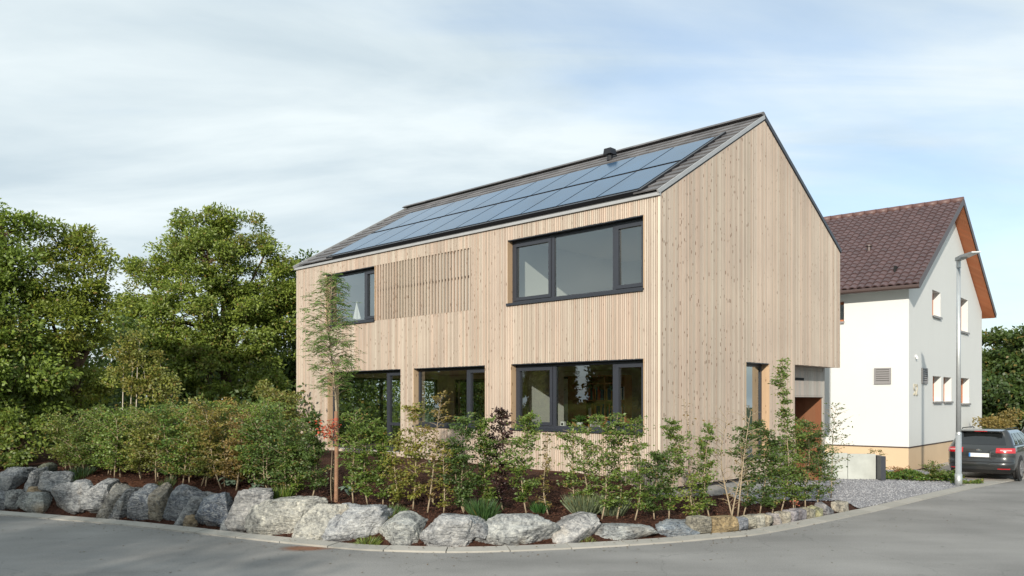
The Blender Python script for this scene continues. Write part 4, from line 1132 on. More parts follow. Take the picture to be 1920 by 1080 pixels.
def make_car():
    car = empty('parked_car')
    rings = [outline(L) for L in LV]; n_ = len(rings[0]); mb = MB()
    vs = [(x, y, L[0]) for L, r_ in zip(LV, rings) for (x, y) in r_]
    fs = [(i * n_ + k, i * n_ + (k + 1) % n_, (i + 1) * n_ + (k + 1) % n_, (i + 1) * n_ + k) for i in range(len(LV) - 1) for k in range(n_)]
    fs.append(tuple((len(LV) - 1) * n_ + k for k in range(n_))); fs.append(tuple(reversed(range(n_))))
    mb.add(vs, fs); body = mb.build('body', m_paint, car, smooth=True)
    zz = [1.03, 1.10, 1.2, 1.3, 1.37]
    # rear window
    mb = MB(); body_patch(mb, 0, 7, zz, 0.006); body_patch(mb, 0, 7, zz, 0.006, True); mb.build('rear_window', m_cglass, car, smooth=True)
    # side windows: rear quarter, rear door, front door
    for mir in (False, True):
        for (i0, i1) in ((13, 15), (16, 19), (20, 23)):
            mb = MB(); body_patch(mb, i0, i1, [1.035, 1.12, 1.22, 1.36], 0.007, mir); mb.build('side_window', m_cglass, car, smooth=True)
        mb = MB(); body_patch(mb, 12, 25, [1.005, 1.03], 0.009, mir); mb.build('window_trim', m_plast, car)
        mb = MB(); body_patch(mb, 4, 11, [0.80, 0.85, 0.90, 0.945], 0.014, mir); tl = mb.build('tail_light', m_red, car, smooth=True)
        mb = MB(); body_patch(mb, 5, 9, [0.865, 0.90], 0.018, mir); mb.build('light_strip', m_clear, tl, smooth=True)
        mb = MB(); body_patch(mb, 5, 9, [0.33, 0.36], 0.010, mir); mb.build('reflector', m_red, car)
    mb = MB(); body_patch(mb, 24, 31, [1.04, 1.15, 1.25, 1.36], 0.006); body_patch(mb, 24, 31, [1.04, 1.15, 1.25, 1.36], 0.006, True); mb.build('windscreen', m_cglass, car, smooth=True)
    mb = MB(); body_patch(mb, 0, 12, [0.205, 0.25, 0.30], 0.008); body_patch(mb, 0, 12, [0.205, 0.25, 0.30], 0.008, True); mb.build('bumper_trim', m_plast, car)
    mb = MB(); mb.box(-.27, .27, 0.030, 0.060, .675, .785); pl = mb.build('number_plate', M['white'], car)
    mb = MB(); mb.box(-.27, -.225, 0.026, 0.0295, .677, .783); mb.build('plate_band', pmat('plate_blue', (.05, .22, .55), .5), pl)
    mb = MB(); mb.add([(0, .058, .87)] + [(math.cos(a) * .085, .062, .87 + math.sin(a) * .033) for a in np.linspace(0, 2 * PI, 20, endpoint=False)], [(0, 1 + k, 1 + (k + 1) % 20) for k in range(20)]); mb.build('badge', m_chrome, car)
    mb = MB(); body_patch(mb, 0, 4, [.635, .66], .012); body_patch(mb, 0, 4, [.635, .66], .012, True); mb.build('tailgate_seam', m_plast, car)
    mb = MB(); body_patch(mb, 0, 10, [.535, .548], .02); body_patch(mb, 0, 10, [.535, .548], .02, True); mb.build('bumper_seam', m_plast, car)
    mb = MB(); mb.hexa([(-.56, .27, 1.405), (.56, .27, 1.405), (.60, .55, 1.44), (-.60, .55, 1.44), (-.56, .27, 1.43), (.56, .27, 1.43), (.60, .55, 1.468), (-.60, .55, 1.468)]); mb.build('spoiler', m_paint, car)
    mb = MB(); mb.box(-.17, .17, .262, .269, 1.41, 1.427); mb.build('brake_light', m_red, car)
    for sx in (-1, 1):
        mb = MB(); mb.tube([(sx * .60, .62, 1.455), (sx * .60, .72, 1.50), (sx * .61, 2.0, 1.50), (sx * .62, 2.3, 1.43)], .014, 6); mb.build('roof_rail', m_plast, car)
        mb = MB(); mb.box(sx * .98 - .09, sx * .98 + .09, 2.95, 3.05, .98, 1.11); mb.build('door_mirror', m_paint, car)
        for y in (1.00, 3.60):
            ar = MB(); ar.tube([(sx * .86, y, .335), (sx * .913, y, .335)], .385, 28); ar.build('wheel_arch', m_plast, car)
            wh = MB(); wh.tube([(sx * .73, y, .325), (sx * .76, y, .325), (sx * .90, y, .325), (sx * .924, y, .325)], [.29, .32, .32, .295], 28); wo = wh.build('wheel', m_tyre, car)
            rm = MB(); rm.tube([(sx * .918, y, .325), (sx * .927, y, .325)], .225, 24); rm.build('rim_back', m_plast, wo)
            rm = MB()
            for k in range(10):
                a = 2 * PI * k / 10; c_, s_ = math.cos(a), math.sin(a); tx, tz_ = -s_, c_
                p_ = [(sx * .928, y + c_ * r1 + tx * w_, .325 + s_ * r1 + tz_ * w_) for r1, w_ in ((.03, -.022), (.225, -.014), (.225, .014), (.03, .022))]
                p2 = [(sx * .940, q_[1], q_[2]) for q_ in p_]; rm.hexa(p_ + p2)
            ring = []
            rm.tube([(sx * .928, y, .325), (sx * .942, y, .325)], .05, 12)
            for k in range(28):
                a, b_ = 2 * PI * k / 28, 2 * PI * (k + 1) / 28
                p_ = [(sx * .928, y + math.cos(a) * .205, .325 + math.sin(a) * .205), (sx * .928, y + math.cos(b_) * .205, .325 + math.sin(b_) * .205), (sx * .928, y + math.cos(b_) * .235, .325 + math.sin(b_) * .235), (sx * .928, y + math.cos(a) * .235, .325 + math.sin(a) * .235)]
                rm.hexa(p_ + [(sx * .942, q_[1], q_[2]) for q_ in p_])
            rm.build('rim', m_rim, wo)
    return car
CA = -math.radians(42)
car1 = make_car(); car1.location = (13.62, 23.88, 0.045); car1.rotation_euler = (0, 0, CA); car1.scale = (0.97, 1, 1)
tag(car1, 'dark grey estate car with red tail lights parked behind the lamp post', 'car', 'cars parked beside the white house')
car2 = copy_tree(car1); car2.location = (17.9, 27.6, 0.045)
tag(car2, 'second dark car of which only the roof shows behind the grey estate car', 'car', 'cars parked beside the white house')

# ------------------------------------------------------------------ boulders
bm = bmesh.new(); bmesh.ops.create_icosphere(bm, subdivisions=5, radius=1.0)
ICO_V = np.array([v.co[:] for v in bm.verts]); ICO_F = [tuple(v.index for v in f.verts) for f in bm.faces]
ICO_V = unit(ICO_V); bm.free()
bm = bmesh.new(); bmesh.ops.create_icosphere(bm, subdivisions=3, radius=1.0)
ICO3_V = unit(np.array([v.co[:] for v in bm.verts])); ICO3_F = [tuple(v.index for v in f.verts) for f in bm.faces]; bm.free()
def make_boulder(name, w, dp, h, seed, lean=0.0, rough=1.0, col=(0.4, 0.4, 0.4), vein=0.4, parent=None, cuts=14, box=0.48, fine=True):
    ICV, ICF = (ICO_V, ICO_F) if fine else (ICO3_V, ICO3_F)
    r_ = np.random.default_rng(seed)
    P = np.sign(ICV) * np.abs(ICV) ** box
    P = P * (1 + 0.16 * np.array([noise.noise(Vector(p * 1.3 + seed)) for p in P]))[:, None]
    for k in range(cuts):
        n_ = unit(r_.normal(0, 1, (1, 3)))[0]; of = r_.uniform(0.62, 1.05)
        if n_[1] > 0.5: of += 0.2
        d_ = P @ n_; P = P - np.outer(np.clip(d_ - of, 0, None), n_) * 0.94
    s3 = seed * 7.13
    disp = np.empty(len(P))
    for i, p in enumerate(P):
        q_ = Vector((p[0] * w * 1.5 + s3, p[1] * dp * 1.5, p[2] * h * 1.5))
        disp[i] = noise.noise(q_ * 1.6) * 0.05 + (abs(noise.noise(q_ * 4.0)) - .2) * -0.12 * rough + (abs(noise.noise(q_ * 9.0)) - .2) * -0.055 * rough + noise.noise(q_ * 21.0) * 0.018 * rough
    P = P * (1 + disp)[:, None]
    P[:, 0] += lean * P[:, 2]
    mn, mxx = P.min(0), P.max(0); P = (P - mn) / (mxx - mn)
    P[:, 0] = (P[:, 0] - .5) * w; P[:, 1] = (P[:, 1] - .5) * dp; P[:, 2] = P[:, 2] * h * 1.12 - h * 0.12
    me = bpy.data.meshes.new(name); me.from_pydata(P.tolist(), [], ICF); me.materials.append(M['rock'])
    me.polygons.foreach_set('use_smooth', [True] * len(me.polygons)); me.update()
    o_ = link(name, me, parent); o_.color = (*col, vein)
    return o_
G1 = (0.36, 0.37, 0.38); G2 = (0.45, 0.45, 0.43); CR_ = (0.50, 0.49, 0.44); BL = (0.27, 0.29, 0.32); TN = (0.42, 0.33, 0.22); GD = (0.24, 0.25, 0.26)
BO = [ # x0, x1, ytop, ybot, lean, colour, vein, label, extra depth
 (-38, 30, 920, 967, 0, G1, .4, 'grey boulder at the very left end of the lower row', 0),
 (8, 52, 917, 965, .1, G2, .3, 'light brownish boulder second from the left in the lower row', 0.12),
 (33, 94, 924, 970, 0, (0.36, .37, .35), .6, 'rounded grey-green boulder in the lower row under the long flat one', -0.05),
 (50, 78, 914, 928, 0, TN, .1, 'small tan stone wedged between the two rows at the left', 0.25),
 (-20, 50, 879, 922, .3, G1, .7, 'sloping grey boulder at the left end of the upper row', 0.45),
 (44, 84, 877, 921, .3, G1, .8, 'streaky narrow boulder second in the upper row at the left', 0.40),
 (66, 132, 885, 926, .4, G1, .9, 'jagged boulder with white streaks at the right end of the upper row', 0.35),
 (66, 98, 869, 888, 0, (0.16, .18, .13), .1, 'mossy dark stone lying behind the upper row at the left', 0.95),
 (91, 188, 898, 974, .25, (0.33, .34, .35), .5, 'very large dark grey boulder at the left beside the streaky one', 0),
 (160, 216, 898, 973, .45, G1, 1.0, 'upright boulder with bold white and black streaks', 0.05),
 (179, 250, 907, 976, .45, (0.37, .35, .31), .3, 'leaning brown-grey boulder with a tan foot', -0.03),
 (212, 264, 914, 977, .4, GD, .8, 'narrow dark veined boulder left of the split pair', 0.06),
 (238, 304, 908, 981, .35, BL, .7, 'dark blue-green boulder with a pointed top right side', 0.02),
 (280, 316, 906, 986, .25, (0.43, .38, .30), .2, 'tall thin tan slab standing between dark boulders', 0.02),
 (296, 382, 909, 989, .35, BL, .4, 'large dark blue-grey layered boulder leaning right', 0.05),
 (334, 398, 925, 990, .3, G1, .4, 'mid grey boulder behind the small tan stone', 0.03),
 (348, 372, 963, 993, 0, TN, .1, 'small tan stone at the foot of the mid grey boulder', -0.12),
 (367, 434, 923, 999, .1, (0.25, .28, .33), 1.0, 'rounded dark blue boulder densely speckled with white', -0.05),
 (413, 516, 916, 1003, .3, (0.42, .41, .40), .4, 'big pointed grey boulder with the highest tip', 0.02),
 (416, 446, 979, 1000, 0, GD, .2, 'small dark stone at the foot of the big pointed boulder', -0.15),
 (466, 602, 932, 1010, .1, CR_, .4, 'huge cream boulder with a sunlit ridge', 0.0),
 (549, 668, 941, 1016, .25, CR_, .3, 'smooth cream boulder with a brown underside', 0.02),
 (616, 719, 945, 1023, .3, (0.44, .45, .46), .5, 'steep triangular pale boulder left of the squarish one', 0.0),
 (709, 789, 962, 1028, -.1, (0.46, .47, .45), .5, 'squarish pale boulder left of the red earth gap', 0.0),
 (796, 900, 964, 1029, .1, (0.46, .46, .46), .5, 'broad pale boulder right of the red earth gap', 0.0),
 (889, 916, 980, 1006, 0, G1, .3, 'small grey rock filling the gap between two broad pale boulders', 0.10),
 (897, 1040, 965, 1022, .2, (0.45, .46, .45), .3, 'longest pale boulder, low with a ridge at its right', 0.02),
 (1030, 1119, 964, 1022, .2, (0.46, .45, .44), .4, 'pale boulder with a notched crown below the thin sapling', 0.0),
 (1107, 1222, 981, 1021, .05, (0.40, .42, .42), .5, 'low wide grey boulder with layered edges', 0.02),
 (1227, 1330, 975, 1016, .05, (0.30, .34, .38), .6, 'blue-grey low boulder next to the square stone edging', 0.0)]
def s_at_px(px):
    a, b = float(np.interp(-16, KC[:, 0], scum)), float(np.interp(14, KC[:, 0], scum))
    for _ in range(40):
        m_ = (a + b) / 2; p, _n = kerb_pt(m_, 0.7)
        if p[0] / p[1] * FPX + 960 < px: a = m_
        else: b = m_
    return (a + b) / 2
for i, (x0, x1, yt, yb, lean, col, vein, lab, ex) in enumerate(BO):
    xm = (x0 + x1) / 2
    s_ = [s_at_px(xm)]
    small = (x1 - x0) < 36
    upper = ex > 0.3
    if upper:
        p0, nn = kerb_pt(float(s_[0]), 0.75 + ex * 0.6)
        # pull depth so that it stands where the upper row does
        Yb = p0[1]; X = (xm - 960) / FPX * Yb; zt = CAM_Z + (HZ - yt) / FPX * Yb; zb = CAM_Z + (HZ - yb) / FPX * Yb
        w = (x1 - x0) / FPX * Yb * 1.08; dp = 0.75 if not small else 0.35
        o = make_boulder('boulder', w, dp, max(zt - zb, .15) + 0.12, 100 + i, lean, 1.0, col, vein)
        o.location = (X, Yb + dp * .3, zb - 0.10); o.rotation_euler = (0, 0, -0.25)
    else:
        dp = 0.28 if small else min(0.85, max(0.55, w * 0.8))
        want = 0.34 + dp / 2 + ex
        p0, nn = kerb_pt(float(s_[0]), want)
        Yc = p0[1]; front = Yc - dp * 0.40
        X = (xm - 960) / FPX * (front + .1)
        w = (x1 - x0) / FPX * (front + .1) * 1.22
        zt = CAM_Z + (HZ - yt + 2) / FPX * Yc; zb = CAM_Z + (HZ - yb) / FPX * front; zb = max(zb - 0.03, -0.04)
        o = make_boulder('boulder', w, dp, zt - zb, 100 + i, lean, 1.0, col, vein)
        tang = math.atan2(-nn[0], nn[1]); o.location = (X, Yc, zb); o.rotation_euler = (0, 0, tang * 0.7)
    if x1 < 440: o.color = (*[c * 0.80 for c in col], min(1, vein + .2))     # more veined rock at this end, its colour darkened to paint in the shade
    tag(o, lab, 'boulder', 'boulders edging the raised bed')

# square stone edging on the right
ew = tag(empty('stone_edging', (0, 0, 0)), 'low edging of squared tan and grey stones curving round the right end of the bed', 'stone edging')
BK = [(1329, 1365, 978, 1008, (.38, .35, .28)), (1366, 1418, 979, 1005, (.42, .31, .17)), (1419, 1441, 980, 1000, (.30, .31, .34)), (1442, 1464, 978, 998, (.45, .42, .34)), (1465, 1481, 975, 995, (.42, .40, .34)),
      (1482, 1497, 973, 991, (.48, .44, .35)), (1498, 1510, 971, 988, (.36, .34, .35)), (1511, 1526, 968, 985, (.50, .45, .36)), (1527, 1541, 965, 982, (.33, .31, .33)), (1542, 1555, 962, 979, (.30, .28, .30)),
      (1556, 1570, 959, 975, (.46, .43, .33)), (1571, 1582, 956, 972, (.46, .44, .26)), (1583, 1608, 950, 969, (.33, .32, .33)), (1609, 1627, 947, 962, (.50, .46, .38))]
for i, (x0, x1, yt, yb, col) in enumerate(BK):
    xm = (x0 + x1) / 2; X, Y = at_ground(xm, yb, 0.03); d_, s_ = kerb_dist(np.array([[X, Y]]))
    p0, nn = kerb_pt(float(s_[0]), 0.31 + 0.17)
    tang = math.atan2(-nn[0], nn[1])
    Xa = (x0 - 960) / FPX * Y; Xb = (x1 - 960) / FPX * Y
    L = (Xb - Xa) / max(math.cos(tang), .5) * 1.10
    h = (yb - yt) / FPX * p0[1] * 0.95
    o = make_boulder('stone', L, 0.30, h + 0.05, 300 + i, 0, 0.5, col, 0.1, ew, cuts=2, box=0.25, fine=False)
    o.location = (p0[0], p0[1], 0.02); o.rotation_euler = (0, 0, tang)

# ------------------------------------------------------------------ shrubs
def branchy(name, label, cat, x, y, z, h, spread, col, seed, nleaf, leafL=0.058, leafW=0.034, bare=0.0, ye=0.08, stem_r=0.012, prof='oval', low=0.12, lean=(0, 0), group=None, stem_mat='stem', nbr=None, stems=1, flat=0.28, mix=None):
    """multi branched young shrub: layered sprays of real leaves on thin branches"""
    r_ = np.random.default_rng(seed); rr_ = random.Random(seed)
    root = empty(name, (x, y, z - 0.03)); tag(root, label, cat, group)
    mb = MB(); P = []; D = []; G = []
    nb = nbr or max(12, int(h * 26))
    heads = []
    for si in range(stems):
        sx, sy = (0, 0) if stems == 1 else (rr_.uniform(-.12, .12), rr_.uniform(-.08, .08))
        bend = [rr_.uniform(-.06, .06) * h for _ in range(4)]
        lx_, ly_ = lean[0] + (rr_.uniform(-.2, .2) if stems > 1 else 0), lean[1]
        hh = h * (1 if si == 0 else rr_.uniform(.6, .95))
        ax = []
        for k in range(9):
            t = k / 8
            ax.append(Vector((sx + lx_ * t * hh + bend[0] * math.sin(t * 3.1) + bend[1] * math.sin(t * 6.5) * .4, sy + ly_ * t * hh + bend[2] * math.sin(t * 3.4), t * hh)))
        mb.tube(ax, [stem_r * (1.25 - t / 8) for t in range(9)], 6)
        heads.append((ax, hh))
    per = nleaf // nb
    for b in range(nb):
        ax, hh = heads[b % stems]
        t = low + (1 - low) * ((b + rr_.random()) / nb)
        i = min(int(t * 8), 7); base = ax[i].lerp(ax[i + 1], t * 8 - i)
        if prof == 'oval': wd = math.sin(PI * min(1, max(0, (t - low * .6) / (1.06 - low * .6)))) ** .6
        elif prof == 'cone': wd = (1.05 - t) ** .75
        elif prof == 'plume': wd = .35 + .65 * max(0, 1 - t * 1.6)
        elif prof == 'top': wd = .35 + .65 * t ** 1.2 if t < .85 else .8
        else: wd = 1.0
        ln = spread * wd * rr_.uniform(.55, 1.15)
        az = rr_.uniform(0, 2 * PI); up_ = rr_.uniform(.15, .75) * (0.6 + 0.6 * t)
        tip = base + Vector((math.cos(az) * ln, math.sin(az) * ln, ln * up_))
        midp = base.lerp(tip, .5) + Vector((0, 0, ln * .08))
        mb.tube([base, midp, tip], [stem_r * .42, stem_r * .3, stem_r * .16], 4, cap=False)
        if rr_.random() < bare: continue
        m_ = max(3, int(per * rr_.uniform(.5, 1.5)))
        tt_ = r_.uniform(.12, 1.05, m_)[:, None]
        bb = np.array(base)[None]; tp_ = np.array(tip)[None]; mm = np.array(midp)[None]
        q_ = (1 - tt_) ** 2 * bb + 2 * tt_ * (1 - tt_) * mm + tt_ ** 2 * tp_
        q_ += r_.normal(0, 1, (m_, 3)) * np.array([.075, .075, .075 * flat]) * (0.5 + ln)
        dir_ = np.array(tip - base); dir_ = dir_ / (np.linalg.norm(dir_) + 1e-6)
        dd = dir_[None] * .5 + r_.normal(0, 1, (m_, 3)) * np.array([.7, .7, .35]) + np.array([0, 0, -.12])
        P.append(q_); D.append(dd); G.append(np.full(m_, rr_.random()))
    mb.build('stem', M[stem_mat], root, smooth=True)
    if P:
        P = np.concatenate(P); D = unit(np.concatenate(D)); G = np.concatenate(G); n_ = len(P)
        Nn = unit(r_.normal(0, .5, (n_, 3)) + np.array([-.1, -.5, .75])); S = unit(np.cross(D, Nn)); Nn = np.cross(S, D)
        quads_mesh('foliage', P, D, S, leafL * r_.uniform(.6, 1.25, n_), leafW * r_.uniform(.7, 1.2, n_), tints(n_, ye, r_, G), M['leaf'], root, (*col, 1.0), fold=.22, Nn=Nn)
    return root

GREEN = (0.10, 0.155, 0.032); DARKG = (0.062, 0.105, 0.028); YG = (0.17, 0.185, 0.038); PURP = (0.042, 0.016, 0.022); LIME = (0.15, 0.20, 0.04)
GS = 'young hornbeam shrubs planted along the bed'
SH = [ # base x, base y, top y, half width px, colour, leaves, profile, bare, yellow, label, dict
 (585, 934, 770, 36, DARKG, 2300, 'cone', 0, .05, 'dark green conical shrub against the left corner of the timber house', {}),
 (556, 930, 835, 26, GREEN, 1000, 'oval', 0, .05, 'low bright green shrub with a leaning pale stem left of the wooden stake', dict(lean=(-.1, 0))),
 (663, 944, 775, 32, GREEN, 1600, 'oval', .1, .10, 'loose green shrub just right of the wooden stake', {}),
 (690, 948, 792, 34, GREEN, 1600, 'top', .1, .08, 'shrub with arched flat top below the garden door', {}),
 (718, 948, 800, 34, GREEN, 1800, 'cone', 0, .06, 'broad green shrub in front of the garden door', {}),
 (747, 953, 820, 22, YG, 1000, 'oval', .1, .2, 'small yellow-green shrub beside the facade pier', {}),
 (774, 957, 762, 36, YG, 1900, 'oval', .1, .30, 'tall yellowing shrub in front of the middle window', {}),
 (801, 962, 742, 28, (0.16, 0.13, .04), 900, 'top', .35, .45, 'thin autumn coloured shrub reaching into the middle window', dict(lean=(.12, 0))),
 (832, 962, 830, 24, YG, 700, 'oval', .2, .3, 'short half bare yellowish shrub in front of the bare slats', {}),
 (866, 964, 780, 44, DARKG, 3300, 'oval', 0, .03, 'dense dark green shrub right of the middle window', dict(stems=2)),
 (905, 962, 790, 34, GREEN, 2200, 'oval', 0, .05, 'full green shrub between the dense dark one and the purple one', {}),
 (944, 958, 768, 30, PURP, 2000, 'oval', .1, .0, 'dark purple leaved shrub in the middle of the row', {}),
 (988, 966, 780, 34, GREEN, 2300, 'oval', .05, .06, 'green shrub right of the purple one with light tips', {}),
 (1029, 966, 812, 17, (0.12, 0.12, .035), 420, 'plume', .3, .4, 'very thin sparse sapling above the notched boulder', {}),
 (1076, 964, 795, 34, GREEN, 1300, 'oval', .2, .12, 'airy shrub under the lower right window', {}),
 (1104, 968, 800, 30, GREEN, 1300, 'oval', .15, .10, 'airy shrub left of the silvery lavender cushion', {}),
 (1128, 974, 778, 34, GREEN, 1900, 'oval', .1, .08, 'tall shrub behind the low wide boulder', {}),
 (1156, 974, 772, 28, (0.09, .14, .03), 1500, 'oval', .1, .08, 'slender light green shrub reaching the window sill', {}),
 (1190, 976, 785, 28, GREEN, 1400, 'top', .1, .08, 'shrub in front of the house corner with a bushy head', {}),
 (1227, 974, 850, 40, DARKG, 1700, 'oval', 0, .05, 'low wide green shrub at the foot of the house corner', {}),
 (1254, 973, 788, 28, GREEN, 1900, 'oval', .05, .05, 'upright green shrub just right of the house corner', dict(lean=(.02, 0))),
 (1299, 977, 890, 24, LIME, 500, 'oval', .1, .1, 'small lime green sapling at the front of the gable bed', {}),
 (1331, 973, 800, 26, GREEN, 1500, 'oval', .05, .08, 'narrow green shrub left of the bare twigs', {}),
 (1372, 972, 765, 50, (0.12, .09, .04), 260, 'top', .7, .5, 'almost leafless shrub of bare brown twigs', dict(stems=3, stem_r=.014, nbr=110)),
 (1310, 968, 748, 22, (0.10, .06, .035), 160, 'plume', .6, .5, 'bare curved shoot with a few brown leaves', dict(lean=(-.12, 0))),
 (1393, 969, 800, 34, DARKG, 1900, 'oval', 0, .05, 'dark green shrub below the narrow gable window', {}),
 (1424, 966, 792, 32, DARKG, 2000, 'oval', 0, .04, 'dense green shrub covering the foot of the gable window', {}),
 (1463, 964, 676, 34, GREEN, 2100, 'plume', .05, .06, 'tallest slender shrub rising between gable window and entrance', {}),
 (1447, 965, 830, 30, GREEN, 1500, 'oval', 0, .06, 'bushy shrub at the foot of the tallest one', {}),
 (1489, 960, 800, 32, GREEN, 1700, 'oval', 0, .10, 'bushy green shrub at the left of the entrance', {}),
 (1510, 955, 790, 34, DARKG, 2200, 'oval', 0, .08, 'thick green shrub in front of the entrance niche', {}),
 (1532, 949, 812, 34, DARKG, 2000, 'oval', 0, .05, 'dark bushy shrub right of the entrance niche', {}),
 (1558, 936, 762, 36, (0.07, .10, .035), 620, 'oval', .25, .05, 'sparse shrub with long shoots at the right end of the bed', dict(lean=(.06, 0))),
]
for i, (bx, by, ty, hw_, col, nl, prof, bare, ye, lab, kw) in enumerate(SH):
    X, Y, Z = hit_terrain(bx, by)
    h = (HZ - ty) / FPX * Y + CAM_Z - Z; sp = hw_ / FPX * Y
    branchy('shrub', lab, 'shrub', X, Y, Z, h, sp, col, 500 + i, int(nl * 1.2), bare=bare, ye=ye, prof=prof, group=GS, **kw)
# long shoot at the right end
# hedge on the left: rows of the same plants grown together
HD = []
hr = random.Random(11)
hx = 118
k = 0
HLAB = ['at its left end beside the big tree', 'second from the left end', 'with a yellow tip near the left end', 'in front of the left birch stems', 'in front of the right birch stems', 'below the yellow-green saplings', 'with a rounded green crown right of the birches',
        'with orange tinted leaves on top', 'below the walnut trunk', 'with thin pale yellow leaves near the walnut trunk', 'with bronze leaves above the pale hosta', 'right of the walnut trunk', 'two plants left of the house corner', 'next to the left corner of the house']
HT = [785, 772, 778, 780, 784, 778, 772, 776, 770, 762, 778, 770, 775, 790]
HCOL_ = [(0.11, .14, .03), (0.09, .13, .03), GREEN, GREEN, (0.13, .15, .035), (0.12, .13, .035), (0.07, .13, .03), GREEN, (0.10, .13, .03), (0.15, .14, .04), (0.14, .10, .04), GREEN, DARKG, DARKG]
HCOL = [tuple(c * 1.25 for c in q_) for q_ in HCOL_]
for i in range(14):
    bx = 132 + i * 31.5; by = 884 + (bx - 130) * 0.105
    X, Y, Z = hit_terrain(bx, by)
    h = (HZ - HT[i]) / FPX * Y + CAM_Z - Z
    branchy('hedge_shrub', 'leafy hedge shrub ' + HLAB[i], 'shrub', X, Y, Z, h, 0.42, HCOL[i], 700 + i, 3000, bare=0, ye=.10 if i not in (7, 9, 10) else .4, prof='flat', low=.14, group='shrubs grown together into the left hedge', leafL=.06, nbr=48, stems=2)
    # a second plant behind closes the hedge
for i in range(13):
    bx = 148 + i * 32
    X, Y, Z = hit_terrain(bx, 880 + (bx - 130) * 0.10)
    Y += 0.75; X = (bx - 960) / FPX * Y; Z = gz(X, Y); h = (HZ - HT[i] + 4) / FPX * Y + CAM_Z - Z
    branchy('hedge_shrub', 'hedge shrub in the back row ' + ['behind the left end', 'behind the second front plant', 'behind the yellow tipped one', 'behind the left birch stems', 'behind the right birch stems', 'under the yellow-green saplings', 'behind the rounded green crown', 'behind the orange tinted one',
             'left of the walnut trunk', 'in front of the walnut trunk', 'behind the bronze leaved one', 'between walnut trunk and house', 'closest to the house wall'][i], 'shrub', X, Y, Z, h, 0.45, GREEN, 750 + i, 2600, ye=.08, prof='flat', low=.1, group='shrubs grown together into the left hedge', nbr=40, stems=2)

# small mountain ash with stake
X, Y, Z = hit_terrain(612, 933)
ash = empty('mountain_ash', (X, Y + .5, Z)); tag(ash, 'slender young mountain ash with feathery leaves before the left windows', 'tree')
r_ = np.random.default_rng(77); rr_ = random.Random(77)
Yt = Y + .5; H = (HZ - 512) / FPX * Yt + CAM_Z - Z
mb = MB(); ax = [Vector((-.02 + .10 * math.sin(t * 5) * (t < .9), 0, t * H)) for t in np.linspace(0, 1, 12)]
mb.tube(ax, [.030 * (1.1 - t) for t in np.linspace(0, 1, 12)], 8)
P = []; D = []; G = []
zf = (HZ - 745) / FPX * Yt + CAM_Z - Z
for b in range(200):
    t = rr_.uniform(zf / H, 1.0); i = min(int(t * 11), 10); base = ax[i].lerp(ax[i + 1], t * 11 - i)
    env = math.sin(PI * min(1, (t - zf / H) / (1 - zf / H) * .80 + .18)) ** .8
    ln = .56 * env * rr_.uniform(.4, 1.05); az = rr_.uniform(0, 2 * PI)
    tip = base + Vector((math.cos(az) * ln, math.sin(az) * ln, ln * rr_.uniform(-.1, .7)))
    mb.tube([base, base.lerp(tip, .5) + Vector((0, 0, .04)), tip], [.007, .005, .002], 4, cap=False)
    for f in range(4):      # feathered leaves: paired leaflets on a rachis
        st = base.lerp(tip, rr_.uniform(.35, 1)); a2 = az + rr_.uniform(-1.3, 1.3); Lr = rr_.uniform(.14, .24)
        rd = Vector((math.cos(a2), math.sin(a2), rr_.uniform(-.7, .25))).normalized(); side = rd.cross(Vector((0, 0, 1))).normalized()
        for q_ in range(6):
            for s_ in (-1, 1):
                P.append(st + rd * (Lr * (q_ + 1) / 6.5)); D.append((rd * .45 + side * s_ + Vector((0, 0, -.25))).normalized()); G.append(f / 4)
mb.build('stem', M['stem'], ash, smooth=True)
P = np.array([p[:] for p in P]); D = np.array([p[:] for p in D]); n = len(P); Nn = unit(r_.normal(0, .4, (n, 3)) + np.array([0, -.2, .9])); S = unit(np.cross(D, Nn))
quads_mesh('foliage', P, D, S, r_.uniform(.045, .075, n), .017, tints(n, .03, r_), M['leaf'], ash, (0.12, .20, .055, 1))
X2, Y2, Z2 = hit_terrain(628, 945)
stk = tag(empty('wooden_stake', (X2, Y2 + .1, Z2 - .05)), 'upright reddish wooden stake with orange band at the top supporting the young tree', 'stake')
hs = (HZ - 766) / FPX * Y2 + CAM_Z - Z2
mb = MB(); mb.tube([(0, 0, 0), (0.01, 0, hs * .5), (0, 0, hs)], [.038, .037, .034], 12); mb.build('post', M['stake'], stk)
mb = MB(); mb.tube([(0, 0, hs * .90), (0, 0, hs * .93)], [.040, .040], 12); mb.tube([(-.03, 0, hs * .915), (-.2, .15, hs * .90)], .008, 5); mb.build('tie_strap', pmat('rope', (.35, .10, .06), .8), stk)
branchy('red_leaved_shoot', 'small shoot with bright red leaves beside the wooden stake', 'shrub', X2 - .06, Y2 + .02, Z2, (HZ - 797) / FPX * Y2 + CAM_Z - Z2, .22, (0.42, .07, .04), 901, 150, ye=0, prof='flat', low=.80, nbr=9, stem_r=.006)
# little pinkish tag flower at the right
X2, Y2, Z2 = hit_terrain(1486, 957)
branchy('rose', 'tiny rose with one pink bloom among the right shrubs', 'plant', X2 + .0, Y2 - .15, gz(X2, Y2 - .15), .26, .05, (0.55, .18, .14), 905, 24, ye=0, prof='flat', low=.75, nbr=4, stem_r=.006, leafL=.045, leafW=.04)

